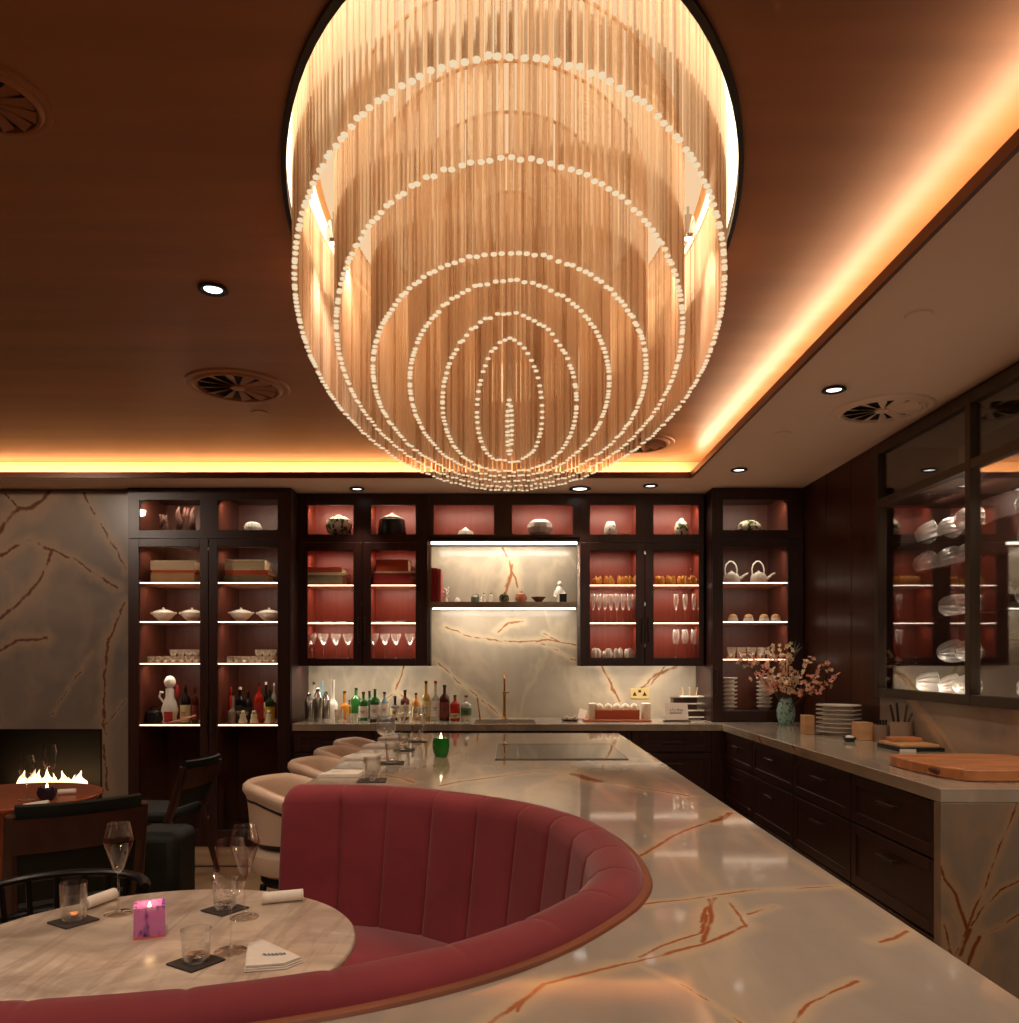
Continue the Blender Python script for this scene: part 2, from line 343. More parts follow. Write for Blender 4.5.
# recess drum above the opening
ZR=ZT+.20
N_=96
def ering(k,z,m=N_): 
    return [(RC[0]+RA*k*math.cos(2*PI*i/m),RC[1]+RB*k*math.sin(2*PI*i/m),z) for i in range(m)]
def loft(mb,rings,m=0):
    k=len(rings[0]); vs=[p for r in rings for p in r]; fs=[]
    for q in range(len(rings)-1):
        for i in range(k):
            j=(i+1)%k; fs.append((q*k+i,q*k+j,(q+1)*k+j,(q+1)*k+i))
    mb.add(vs,fs,m); return mb
mb=loft(MB(),[ering(1.03,ZT+.031),ering(1.03,ZR+.01),ering(.72,ZR+.012)]); k=len(mb.v)
mb.add([(RC[0],RC[1],ZR+.012)]+ering(.72,ZR+.012),[(0,1+i,1+(i+1)%N_) for i in range(N_)])
struct('ceiling_recess',mb,M['recess'],sharp=50)
mb=loft(MB(),[ering(1.0,ZT+.03),ering(1.0,ZT-.012),ering(1.018,ZT-.012),ering(1.018,ZT+.0)])
struct('trim_3',mb,M['blackmetal'],sharp=50)

# cove lighting (strips lie in the channel behind the lip)
zc=zb+.012
area('cove_light',((lx0+lx)/2,ly+.05,zc),(lx-lx0,.03),20,WARM,(PI-.5,0,0))
area('cove_light',(lx+.05,(ly0+ly)/2,zc),(.03,ly-ly0),24,WARM,(PI,-.5,0))
area('cove_light',(lx0-.05,(ly0+ly)/2,zc),(.03,ly-ly0),10,WARM,(PI,.5,0))

# ---------------------------------------------------------------- chandelier
M['rod']=None
def rodmat(dc=(.95,.78,.62,1),em_=.02,op=.45,name='fluted_glass_rod'):
    m,nt,b,o=NT(name); N=nt.nodes; L=nt.links; N.remove(b)
    tr=N.new('ShaderNodeBsdfTransparent'); tr.inputs['Color'].default_value=(1,.94,.86,1)
    df=N.new('ShaderNodeBsdfDiffuse'); df.inputs['Color'].default_value=dc
    tl=N.new('ShaderNodeBsdfTranslucent'); tl.inputs['Color'].default_value=dc
    gl=N.new('ShaderNodeBsdfGlossy'); gl.inputs['Roughness'].default_value=.10; gl.inputs['Color'].default_value=(1,.9,.78,1)
    a=N.new('ShaderNodeMixShader'); a.inputs[0].default_value=.5; L.new(df.outputs[0],a.inputs[1]); L.new(tl.outputs[0],a.inputs[2])
    b2=N.new('ShaderNodeMixShader'); b2.inputs[0].default_value=.3; L.new(a.outputs[0],b2.inputs[1]); L.new(gl.outputs[0],b2.inputs[2])
    c=N.new('ShaderNodeMixShader'); c.inputs[0].default_value=op; L.new(tr.outputs[0],c.inputs[1]); L.new(b2.outputs[0],c.inputs[2])
    em=N.new('ShaderNodeEmission'); em.inputs['Color'].default_value=(1,.66,.36,1); em.inputs['Strength'].default_value=em_  # slight glow put into the glass for light conducted from above
    ad=N.new('ShaderNodeAddShader'); L.new(c.outputs[0],ad.inputs[0]); L.new(em.outputs[0],ad.inputs[1]); L.new(ad.outputs[0],o.inputs['Surface']); return m
M['rod']=rodmat(); M['rod2']=rodmat((.62,.40,.25,1),.008,.52,'amber_glass_rod'); M['rodtip']=emis('lit_rod_end',(1.0,.78,.50,1),.80)
CDC=2.95
ZTOP=ZR-.005
ch=thing('chandelier','large oval chandelier of nested curtains of warm glass rods in the ceiling recess','chandelier',(RC[0]*0,CDC,ZTOP))
rings=[(.712,1.30,1.25,.908,1.0,260),(.597,1.05,1.195,.875,1.0,215),(.485,.80,1.10,.844,1.0,180),(.36,.60,1.119,.821,1.1,140),(.245,.40,1.11,.796,1.4,100),(.12,.20,1.11,.7875,1.5,56),(.008,.10,.93,.79,1.0,22)]
rods=[]
for ri,(a,b,hn,hf,p,n) in enumerate(rings):
    # equal spacing along the oval
    S=[0]; P=[]
    for i in range(721):
        t=2*PI*i/720; P.append((a*math.sin(t),-b*math.cos(t)))
        if i: S.append(S[-1]+math.dist(P[-1],P[-2]))
    for i in range(n):
        s=S[-1]*(i+random.uniform(-.12,.12))/n%S[-1]; j=next((q for q in range(721) if S[q]>=s),720)
        x,y=P[j]; c=(1-y/b)/2
        h=hf+(hn-hf)*c**p
        if ri>=5: pass
        rods.append((x,y,h+random.uniform(-.004,.004)))
def rod_mb(mb,x,y,h,r=.0070,loc=True):
    zt=0; zbm=CZ+h-ZTOP
    vs=[];fs=[]
    for k in range(6):
        a=PI*k/3+.3; vs+=[(x+r*math.cos(a),y+r*math.sin(a),zt),(x+r*math.cos(a),y+r*math.sin(a),zbm)]
    fs=[(2*k,2*k+1,2*((k+1)%6)+1,2*((k+1)%6)) for k in range(6)]
    mb.add(vs,fs,2 if random.random()<.26 else 0)
    mb.lathe([(.0001,-.005),(.0085,-.0045),(.0092,-.002),(.0088,0.0),(.004,.001)],7,(x,y,zbm),1)
order=sorted(range(len(rods)),key=lambda i:rods[i][1])[:100]
oset=set(order)
for i in order:
    x,y,h=rods[i]; mb=MB(); rod_mb(mb,0,0,h); mb.build('crystal_rod',[M['rod'],M['rodtip'],M['rod2']],ch,(x,y,0))
mb=MB()
for i,(x,y,h) in enumerate(rods):
    if i not in oset: rod_mb(mb,x,y,h)
tag(mb.build('crystal_rods',[M['rod'],M['rodtip'],M['rod2']],ch),kind='stuff')
for ri,(a,b,*_) in enumerate(rings):
    mb=MB(); q=72
    r=lambda z,d: [((a+d)*math.cos(2*PI*i/q),(b+d)*math.sin(2*PI*i/q),z) for i in range(q)]
    loft(mb,[r(-.006,-.0015),r(-.006,.0015),r(.002,.0015),r(.002,-.0015),r(-.006,-.0015)]); mb.build('mounting_ring',M['recess'],ch,sharp=60)
q=N_; mb=MB()
loc_=lambda k,z:[(p[0],p[1]-CDC,p[2]-ZTOP) for p in ering(k,z)]
loft(mb,[loc_(1.022,ZT+.034),loc_(1.022,ZR-.002),loc_(.93,ZR+.004)])
mb.build('led_glow_band',emis('led_wash_glow',(1.0,.80,.54,1),2.8),ch,sharp=60)  # recess wall and ceiling edge made to glow, standing in for LED wash
pm=MB(); pm.add([(RC[0],RC[1]-CDC,ZR+.006-ZTOP)]+loc_(.90,ZR+.006),[(0,1+(i+1)%N_,1+i) for i in range(N_)])
pm.build('added_glow_panel',emis('added_panel_glow',(1.0,.66,.38,1),.85),ch)  # glowing sheet added over the rods, standing in for the lit recess ceiling
def recess_lamp(px,py,lab):
    z=ZT+.12; x=gx(px,(z-CZ)*F/(HY-py)); D=(z-CZ)*F/(HY-py)
    o=thing('spot_lamp',lab,'spotlight',(x,D,z),0,'small spotlights inside the chandelier recess')
    spot('spot_beam',(x,D,z-.04),(x*.6,D-.6 if x>0 else D+.5,.9),24,95,WARM2)
    MB().lathe([(.001,.05),(.02,.05),(.028,.02),(.028,-.02),(.02,-.03)],16).build('housing',M['steel'],o)
    MB().lathe([(.0001,-.026),(.021,-.026)],16).build('lamp',M['lamp'],o)
    MB().tube([(0,0,.05),(0,0,ZR-z+.02)],.005,6).build('stem',M['steel'],o)
recess_lamp(334,236,'small round steel spotlight inside the recess, left of the rods')
recess_lamp(688,231,'small round steel spotlight inside the recess, right of the rods')

# ---------------------------------------------------------------- downlights, vents, plates
def downlight(px,py,z,lab,power=14,big=1.0,tgt=None,ang=75):
    x,D=gx(px,(z-CZ)*F/(HY-py)),(z-CZ)*F/(HY-py)
    o=thing('ceiling_downlight',lab,'downlight',(x,D,z),0)
    MB().lathe([(.040*big,.0),(.052*big,-.004),(.056*big,-.010),(.046*big,-.014),(.036*big,-.004),(.033*big,-.001)],28).build('bezel',M['black'],o)
    MB().lathe([(.0001,-.006),(.034*big,-.006)],24).build('lamp',M['lamp'],o)
    if power: spot('downlight_beam',(x,D,z-.02),tgt or (x,D,0),power,ang,WARM2)
    return o
downlight(213,288,ZT,'round recessed downlight in the brown ceiling left of the chandelier',30)
downlight(834,388.5,ZC,'recessed downlight in the pale soffit beside the right round vent',30)
downlight(739,469,ZC,'recessed downlight in the pale soffit near the cove corner',22)
downlight(650.5,485,ZC,'small recessed downlight above the right wall cabinet',12)
downlight(580,488,ZC,'wide pale downlight directly behind the bottom of the chandelier',12,1.5)
downlight(357,488,ZC,'small recessed downlight above the left wall cabinet',12)
def vent(px,py,z,r,lab):
    D=(z-CZ)*F/(HY-py); x=gx(px,D)
    o=thing('ceiling_vent',lab,'vent',(x,D,z),0,'round ceiling air vents')
    paint=M['tray'] if z==ZT else M['soffit']
    MB().lathe([(r*.74,-.002),(r*.76,-.016),(r*.80,-.018),(r*.86,-.008),(r*.93,-.010),(r*.97,-.009),(r,-.0005)],48).build('frame',paint,o)
    MB().lathe([(.0001,-.002),(r*.74,-.002)],40).build('backing',M['soot'],o)
    for k in range(12):
        a=2*PI*k/12; mb=MB()
        q=[(r*.12*math.cos(a),r*.12*math.sin(a),-.003),(r*.74*math.cos(a-.05),r*.74*math.sin(a-.05),-.004),(r*.74*math.cos(a+.22),r*.74*math.sin(a+.22),-.016),(r*.12*math.cos(a+.3),r*.12*math.sin(a+.3),-.010)]
        mb.add(q+[(p[0],p[1],p[2]-.002) for p in q],[(3,2,1,0),(4,5,6,7),(0,1,5,4),(1,2,6,5),(2,3,7,6),(3,0,4,7)]).build('blade',paint,o)
    MB().lathe([(.0001,-.018),(r*.14,-.014),(r*.15,-.003)],16).build('hub',paint,o)
vent(238,386,ZT,.262,'round swirl vent in the brown ceiling left of the chandelier')
vent(640,443,ZT,.225,'round swirl vent partly hidden behind the chandelier at lower right')
vent(882,409,ZC,.245,'round swirl vent in the pale soffit above the display window')
vent(-14,97,ZT,.15,'round dark vent cut by the left edge of the photo')
def plate(px,py,z,r,lab):
    D=(z-CZ)*F/(HY-py); x=gx(px,D)
    o=MB().lathe([(.0001,-.006),(r*.9,-.006),(r,-.001)],28).build('ceiling_speaker_cover',M['tray'] if z==ZT else M['soffit'],None,(x,D,z))
    tag(o,lab,'ceiling cover','flush round ceiling covers')
plate(260,412.5,ZT,.05,'small flush round cover beside the brown ceiling vent')
plate(919,315,ZC,.05,'small flush round cover in the soffit near the upper right')
plate(783,433,ZC,.045,'small flush round cover between two soffit downlights')

# ---------------------------------------------------------------- cabinets
def cab(name,label,X0,X1,z0,z1,Df,Db,bays,niche,door,shelves,inner=None,floorz=None,doorsplit=True,lowpanel=None,mids=()):
    """X0..X1 outer, bays=[(x0,x1)] glass openings, niche=(z0,z1) or None, door=(z0,z1), shelves=[z] tops"""
    o=thing(name,label,'cabinet',((X0+X1)/2,Df,z0)); ox,oy,oz=(X0+X1)/2,Df,z0
    L=lambda mb: mb.xf(Matrix.Translation((-ox,-oy,-oz)))
    T=.02; inner=inner or M['redlacq']
    mb=MB(); yb=Db-.004
    mb.box(X0,X0+T,Df+.022,yb,z0,z1); mb.box(X1-T,X1,Df+.022,yb,z0,z1)
    mb.box(X0+T,X1-T,Df+.022,yb,z1-.03,z1); mb.box(X0+T,X1-T,Df+.022,yb,z0,z0+(door[0]-z0 if door else .03)-.003)
    # face frame round the niches and between
    edges=[X0]+[(bays[i][1]+bays[i+1][0])/2 for i in range(len(bays)-1)]+[X1]
    if niche:
        zsplit=niche[0]-.02 if not door else (niche[0]+door[1])/2
        for i,(a,b) in enumerate(bays):
            e0,e1=edges[i],edges[i+1]
            mb.box(e0,a,Df,Df+.022,zsplit,z1); mb.box(b,e1,Df,Df+.022,zsplit,z1); mb.box(a,b,Df,Df+.022,niche[1],z1); mb.box(a,b,Df,Df+.022,zsplit,niche[0])
        mb.box(X0+T,X1-T,Df+.022,yb,niche[0]-.03,niche[0]-.001)
    L(mb).build('body',M['wood'],o)
    # lining
    mb=MB(); mb.box(X0+T,X1-T,yb-.012,yb-.001,z0+.01,z1-.03)
    for i in range(len(bays)-1):
        mb.box(edges[i+1]-.009,edges[i+1]+.009,Df+.024,yb-.012,z0+.03,z1-.03)
    for i,(a,b) in enumerate(bays):
        mb.box(max(a-.02,X0+T),max(a-.02,X0+T)+.006,Df+.024,yb-.012,z0+.03,z1-.031); mb.box(min(b+.02,X1-T)-.006,min(b+.02,X1-T),Df+.024,yb-.012,z0+.03,z1-.031)
    L(mb).build('lining',inner,o)
    for i,(a,b) in enumerate(bays):
        e0,e1=edges[i],edges[i+1]; a2,b2=max(a-.013,e0+.01),min(b+.013,e1-.01)
        if niche:
            p=L(MB().box(a-.004,b+.004,Df+.008,Df+.012,niche[0]-.004,niche[1]+.004)).build('niche_pane',M['pane'],o)
            area('niche_light',((a+b)/2-ox,.10,niche[1]-.004-oz),(b-a-.02,.05),1.5,CREAM,(.55,0,0),o)
        if door:
            zt=(niche[0]+door[1])/2-.003 if niche else z1-.004
            d=L(MB().box(e0+.002,a,Df-.004,Df+.018,z0+.004,zt).box(b,e1-.002,Df-.004,Df+.018,z0+.004,zt).box(a,b,Df-.004,Df+.018,door[1],zt).box(a,b,Df-.004,Df+.018,z0+.004,door[0])
               .box(a,b,Df-.001,Df+.016,door[0],door[0]+.006).box(a,b,Df-.001,Df+.016,door[1]-.006,door[1])).build('door',M['wood'],o,bevel=.002)
            L(MB().box(a,b,Df+.005,Df+.009,door[0],door[1])).build('glass_pane',M['pane'],d)
            hx=e1-.025 if i%2==0 and len(bays)>1 else e0+.025
            hz=door[0]+.12 if z0>.5 else 0.83
            L(MB().tube([(hx,Df-.005,hz),(hx,Df-.03,hz+.005),(hx,Df-.03,hz+.19),(hx,Df-.005,hz+.195)],.005,8)).build('handle',M['bronze'],d)
        for s in shelves:
            tz=s
            L(MB().box(a2,b2,Df+.035,yb-.014,tz-.012,tz)).build('shelf',M['shelf'],o)
            L(MB().box(a2,b2,Df+.028,Df+.034,tz-.0085,tz-.003)).build('led_strip',M['led'],o)
        tops=([door[1]] if door else [])+[q for q in shelves if q>1.0 or z0>.5]
        for s in tops:
            area('shelf_light',((a+b)/2-ox,.12,s-.02-oz),(b-a-.03,.05),(.95 if inner is M['redlacq'] else .9),CREAM,(.28,0,0),o)
    if len(bays)>1 and door:
        for hz in [door[1]-.02,(door[0]+door[1])/2,door[0]+.1]:
            L(MB().box(edges[1]-.006,edges[1]+.006,Df-.008,Df-.004,hz-.012,hz+.012)).build('hinge_catch',M['steel'],o)
    return o
M['shelf']=mat('pale_shelf',rgb(190,140,105),.3,noise=.05)
SH1,SH2=1.955,1.665; NZ0,NZ1=2.335,2.56; DZ1=2.215
def bx(D,*p): return [(gx(a,D),gx(b,D)) for a,b in p]
TLb=bx(D_TALL,(139,200),(217.5,277.6)); X0,X1=gx(128,D_TALL),gx(291,D_TALL)
SH3=gz(663,D_TALL+.03); SHB=gz(724.5,D_TALL+.03)
cab('tall_display_cabinet','tall dark mahogany glass-doored cabinet beside the fireplace wall',X0,X1,0,ZC-.005,D_TALL,D_WALL,TLb,(NZ0,NZ1),(.12,DZ1),[SH1,SH2,SH3,SHB],M['browninterior'])
ULb=bx(D_UP,(307.6,353.4),(371,415.6)); UL0,UL1=gx(297,D_UP),gx(428,D_UP)
ZUB=gz(666,D_UP); ZUD=gz(659,D_UP)
cab('wall_cabinet','dark wall cabinet left of the central marble bay, holding rows of wine glasses',UL0+.003,UL1-.001,ZUB,ZC-.005,D_UP,D_WALL,ULb,(NZ0,NZ1),(ZUD,DZ1),[SH1,SH2])
UR0,UR1=gx(580,D_UP),gx(704,D_UP)
MIb=bx(D_UP,(433.7,494),(512,573)); ZM0=gz(541,D_UP)
cab('bridging_cabinet','shallow open-fronted cabinet bridging above the central marble bay',UL1+.001,UR0-.001,ZM0,ZC-.005,D_UP,D_WALL,MIb,(NZ0,NZ1),None,[])
URb=bx(D_UP,(590,636),(653.6,699))
cab('wall_cabinet','dark wall cabinet right of the central marble bay, holding golden pieces and flutes',UR0+.001,UR1,ZUB,ZC-.005,D_UP,D_WALL,URb,(NZ0,NZ1),(ZUD+.005,DZ1),[SH1,SH2])
TRb=bx(D_TALL,(723,788)); TR0,TR1=gx(712,D_TALL),XW-.003
SHR3=gz(658.8,D_TALL+.03); SHRB=gz(711,D_TALL+.03)
cab('corner_display_cabinet','single-door dark cabinet in the right corner, with two teapots inside',TR0,TR1,TOP+.002,ZC-.005,D_TALL,D_WALL,TRb,(NZ0,NZ1),(SHRB,DZ1),[SH1,SH2,SHR3],M['browninterior'])
# under-cabinet lights
for x0,x1,z in ((UL0,UL1,ZUB-.004),(UR0,UR1,ZUB-.004)):
    area('under_cabinet_light',((x0+x1)/2,D_UP+.03,z),(x1-x0-.06,.04),4.6,CREAM,(.22,0,0))
# central bay: side trims, shelf, lights
o=thing('marble_wall_shelf','grey marble shelf across the central bay under the bridging cabinet','shelf',((UL1+UR0)/2,D_UP,1.80))
zs=gz(602,D_UP+.04); ox=(UL1+UR0)/2
MB().box(UL1-ox+.003,UR0-ox-.003,.02,D_WALL-D_UP-.002,zs-1.80-.045,zs-1.80).build('slab',M['marble_back'],o)
MB().box(UL1-ox+.03,UR0-ox-.03,.05,.065,zs-1.80-.055,zs-1.80-.046).build('led_strip',M['led'],o)
area('shelf_light',(0,.09,zs-1.80-.06),(UR0-UL1-.1,.05),4.2,CREAM,(.5,0,0),o)
bc_=bpy.data.objects['bridging_cabinet']
MB().box(UL1-ox+.02,UR0-ox-.02,.03,.05,-.020,-.001).build('light_bar',M['led'],bc_)
area('bar_light',(0,.10,-.022),(UR0-UL1-.1,.05),5,CREAM,(.55,0,0),bc_)
for x in (UL1,UR0):
    s=1 if x==UL1 else -1
    o=MB().box(min(x,x+s*.02),max(x,x+s*.02),D_UP+.005,D_UP+.012,ZUB,ZM0-.03).build('metal_edge_trim',M['steel'])
    tag(o,'thin upright metal strip on the %s edge of the central marble bay'%('left' if s>0 else 'right'),'trim')

# ---------------------------------------------------------------- counters
cf=5.71; rx=1.52; ry=2.817; th=.05
cv=[(ontop((722,724),(735,731),(757,735)),.006),([(rx,4.9,.92),(rx,4.8,.87)],.01),([(rx,4.3,.92),(rx,4.22,.87)],.01)]
M['marble_counter']=marble('grey_marble_counter',rgb(132,122,110),rgb(172,160,144),cv,wisp=.3,rough=.10,pale=rgb(205,180,145),rust=rgb(120,70,40),cloud=1.3)
xl=gx(292,cf)
poly=[(xl,cf),(rx,cf),(rx,ry),(XW-.002,ry),(XW-.002,D_WALL-.002),(xl,D_WALL-.002)]
o=MB().prism(poly,TOP-th,TOP).build('kitchen_countertop',M['marble_counter'],bevel=.003); tag(o,'grey marble L-shaped worktop along the back and right walls','worktop')
W=ry
ev=[(onwall(W,(1019,798.6),(1005.4,830.7),(996,857),(979,898),(967.7,928),(953.6,957.7)),.0045),(onwall(W,(938,860),(943,880),(954,893),(967.7,928)),.006),
    (onwall(W,(1019,881.5),(1000,890),(985,905),(972,925)),.0035),(onwall(W,(1030,905),(1005,925),(984,934)),.003),(onwall(W,(980,938),(974,950),(966,968)),.008),(onwall(W,(944,925),(950,950),(955,962)),.005),(onwall(W,(970,930),(960,955)),.009)]
M['marble_end']=marble('grey_marble_end_panel',rgb(116,102,88),rgb(144,126,108),ev,rough=.25,pale=rgb(175,138,95),rust=rgb(105,48,20),jag=.02,cloud=1.4)
o=MB().box(rx,XW-.002,ry,ry+th,0,TOP-th-.001).build('counter_end_panel',M['marble_end'],bevel=.002); tag(o,'grey marble waterfall panel closing the near end of the right counter','panel')
def base_unit(label,axis,a0,a1,front,back,rows,handles=True,name='base_cabinet'):
    """axis 'x': unit on the back wall facing -Y; 'y': unit on the right wall facing -X"""
    w_=a1-a0; dep=back-front
    o=thing(name,label,'base cabinet',((a0+a1)/2,front,0) if axis=='x' else (front,(a0+a1)/2,0),0 if axis=='x' else -PI/2)
    hw=w_/2
    MB().box(-hw,hw,.022,dep,.10,TOP-th-.002).build('carcass',M['wood'],o)
    MB().box(-hw,hw,.07,dep,0,.10).build('plinth',M['black'],o)
    for z0,z1 in rows:
        d=MB().box(-hw+.003,hw-.003,.004,.022,z0,z1).box(-hw+.003,-hw+.05,-.003,.006,z0,z1).box(hw-.05,hw-.003,-.003,.006,z0,z1).box(-hw+.05,hw-.05,-.003,.006,z1-.045,z1).box(-hw+.05,hw-.05,-.003,.006,z0,z0+.045).build('drawer',M['wood'],o,bevel=.0015)
        if handles:
            zh=z1-.075
            MB().box(-.07,.07,-.026,-.016,zh-.008,zh+.008).box(-.06,-.05,-.018,.006,zh-.006,zh+.006).box(.05,.06,-.018,.006,zh-.006,zh+.006).build('handle',M['bronze'],d,bevel=.002)
    return o
rowsR=[(.80,.862),(.50,.79),(.11,.49)]
rowsR=[(.655,.862),(.375,.645),(.11,.365)]
ys=[ry+th+.002,3.60,4.33,5.06,cf+.02]
labs=['dark drawer unit nearest the marble end panel','second dark drawer unit from the marble end panel','third dark drawer unit from the marble end panel','dark drawer unit tucked in the far right corner']
for i in range(4):
    base_unit(labs[i],'y',ys[i]+.002,ys[i+1]-.002,rx+.018,XW-.005,rowsR)
bb=[xl+.002,-.98,-.37,.30,gx(632,cf),gx(712,cf)]
labb=['dark base cabinet at the left end of the back counter','dark base cabinet below the green bottles','dark base cabinet below the sink','dark base cabinet behind the induction hob','dark base cabinet with a slim handle right of the island']
for i in range(5):
    base_unit(labb[i],'x',bb[i]+.002,bb[i+1]-.002,cf+.018,D_WALL-.005,[(.72,.862),(.11,.71)])
# the corner filler
o=MB().box(gx(712,cf)+.002,rx+.035,cf+.03,D_WALL-.01,.0,TOP-th-.002).build('corner_filler',M['wood']); tag(o,'dark filler panel in the inner corner of the kitchen base units','panel')

# ---------------------------------------------------------------- banquette path (plan of its outer edge)
raw=[(-.749,2.775),(-.66,2.77),(-.43,2.75),(-.19,2.64),(.045,2.455),(.185,2.27),(.265,2.07),(.295,1.87),(.297,1.72),(.284,1.59),(.255,1.50),(.2197,1.423),(.1155,1.265),(.009,1.15),(-.111,1.062),(-.244,.994),(-.42,.935),(-.65,.895),(-.95,.875),(-1.35,.87)]
def catmull(P,n=400):
    out=[]
    for i in range(len(P)-1):
        p0=Vector(P[max(i-1,0)]+(0,)); p1=Vector(P[i]+(0,)); p2=Vector(P[i+1]+(0,)); p3=Vector(P[min(i+2,len(P)-1)]+(0,))
        for k in range(12):
            t=k/12; out.append(.5*((2*p1)+(p2-p0)*t+(2*p0-5*p1+4*p2-p3)*t*t+(3*p1-p0-3*p2+p3)*t**3))
    out.append(Vector(P[-1]+(0,)))
    # resample evenly + smooth
    S=[0]
    for i in range(1,len(out)): S.append(S[-1]+(out[i]-out[i-1]).length)
    res=[];j=0
    for i in range(n):
        s=S[-1]*i/(n-1)
        while j<len(S)-2 and S[j+1]<s: j+=1
        t=(s-S[j])/max(1e-9,S[j+1]-S[j]); res.append(out[j].lerp(out[j+1],t))
    for _ in range(25):
        r2=res[:]
        for i in range(1,n-1): r2[i]=(res[i-1]+res[i]*2+res[i+1])/4
        res=r2
    return res,S[-1]
PATH,PLEN=catmull(raw)
NP=len(PATH)
NRM=[]
for i in range(NP):
    t=(PATH[min(i+1,NP-1)]-PATH[max(i-1,0)]).normalized(); NRM.append(Vector((t.y,-t.x,0)))  # inward (to the right of travel)
BC=Vector((-.72,1.83,0))
# inward check
if (BC-PATH[100]).dot(NRM[100])<0: NRM=[-n_ for n_ in NRM]

# island
iv=[(ontop((640,856),(645.6,853),(673,836),(700,825),(714,821)),.006),(ontop((712,822),(722,819),(730,813)),.012),
 (ontop((640,905),(699.5,897.6),(751.6,890),(800,888),(842,886)),.0035),
 (ontop((708.8,899.5),(710.7,916),(701,942)),.006),(ontop((716,898),(706,908),(699,922)),.005),(ontop((699.5,933),(662,946),(640,957)),.0035),(ontop((705,915),(699.5,933)),.006),
 (ontop((727,899.5),(737,912),(746,927)),.0035),(ontop((746,925),(733,931),(718,938),(703,944)),.005),(ontop((703,944),(662,955),(640,961),(600,970),(575,976),(543,984),(520,1003),(489,1023)),.0045),
 (ontop((543,984),(530,993),(515,1012)),.003),(ontop((640,966),(680,984),(710,1003),(740,1024)),.0016),
 (ontop((788,1030),(792.5,1020),(807,1003.6),(829.7,992),(855.7,981)),.0032),(ontop((880,942),(895,938),(906,931)),.005),(ontop((748,914),(774,906)),.0035),
 (ontop((440,786),(460,781.5),(495,777),(530.5,772),(578.5,770)),.008),(ontop((575,774),(590,779),(601,781.5)),.022),(ontop((601,781.5),(640,788),(690,796)),.006),(ontop((379,774),(400,778),(414,782.6)),.006),
 (ontop((628,764),(655,763)),.006)]
M['marble_island']=marble('grey_marble_island_top',rgb(142,130,118),rgb(176,164,150),iv,rough=.06,spec=.38,wisp=.26,pale=rgb(216,186,146),rust=rgb(158,84,38),jag=.012,cloud=1.3,stretch=(1,.7,1),loc=(0,2.8,0))
M['marble_island_side']=marble('grey_marble_island_side',rgb(130,115,98),rgb(160,142,122),[],rough=.15,pale=rgb(205,178,140),cloud=1.3)
ixl,ixr,iyb=-.749,.6775,4.986
rim=[(p.x,p.y) for p in PATH[::4]]
poly=[(ixl,iyb)]+rim[:]
poly+= [(-1.35,.55),(ixr,.55),(ixr,iyb)]
isl=thing('kitchen_island','large grey marble island with rust veins wrapping round the banquette','island',(0,2.8,0))
T3=Matrix.Translation((0,-2.8,0))
MB().prism(poly,TOP-th,TOP).xf(T3).build('worktop',M['marble_island'],isl,sharp=30)
# the body: inset plinth following the same bite
inner=[(PATH[i]-NRM[i]*.02) for i in range(0,NP,4)]
poly2=[(-.40,iyb-.08),(-.40,2.80)]+[(p.x,p.y) for p in inner if p.x>-.38 or p.y<1.2]+[(-1.33,.60),(ixr-.04,.60),(ixr-.04,iyb-.08)]
MB().prism(poly2,0,TOP-th-.001).xf(T3).build('body',M['marble_island_side'],isl,sharp=30)

# banquette
bq=thing('banquette','curved burgundy velvet banquette with channel-stitched back set into the island','sofa',(BC.x,BC.y,0))
prof=[(.012,.60),(.012,.88),(.012,.912),(.017,.930),(.032,.944),(.056,.952),(.082,.952),(.108,.943),(.124,.926),(.131,.90),(.139,.84),(.150,.76),(.163,.66),(.176,.57),(.188,.495)]
SEAM=.200
def backpt(i,j):
    s,z=prof[j]; d=PLEN*i/(NP-1); ph=(d/SEAM)%1.0
    e=min(ph,1-ph)*SEAM
    bul=1-math.exp(-e/.010)
    amt=.017 if z<.95 and s>.1 else (.012 if s>.03 else 0)
    s2=s-amt*(1-bul); z2=z-(0.007*(1-bul) if z>.95 else 0)
    p=PATH[i]+NRM[i]*s2
    return (p.x-BC.x,p.y-BC.y,z2)
mb=MB()
# finer sampling along the path for crisp seams
def path_at(u):
    f=u*(NP-1); i=min(int(f),NP-2); t=f-i; return PATH[i].lerp(PATH[i+1],t),NRM[i].lerp(NRM[i+1],t).normalized()
def bfn(u,v):
    j=round(v*(len(prof)-1)); s,z=prof[j]; p,nn=path_at(u); d=PLEN*u; ph=(d/SEAM)%1.0; e=min(ph,1-ph)*SEAM
    k=math.exp(-e/.006); puff=.004*(1-(2*abs(ph-.5))**2)
    amt=.012 if s>.13 else (.003 if s>.03 else 0)
    # round the exposed end
    endr=min(1,max(0,d/.05)); er=(1-math.sqrt(max(0,1-(1-endr)**2)))*.045
    s2=s-amt*k+(puff if s>.12 else 0); z2=z-(.0025*k if z>.935 else 0)-(er if z>.90 else 0)
    return (p.x+nn.x*s2-BC.x,p.y+nn.y*s2-BC.y,z2)
mb.grid(bfn,900,len(prof))
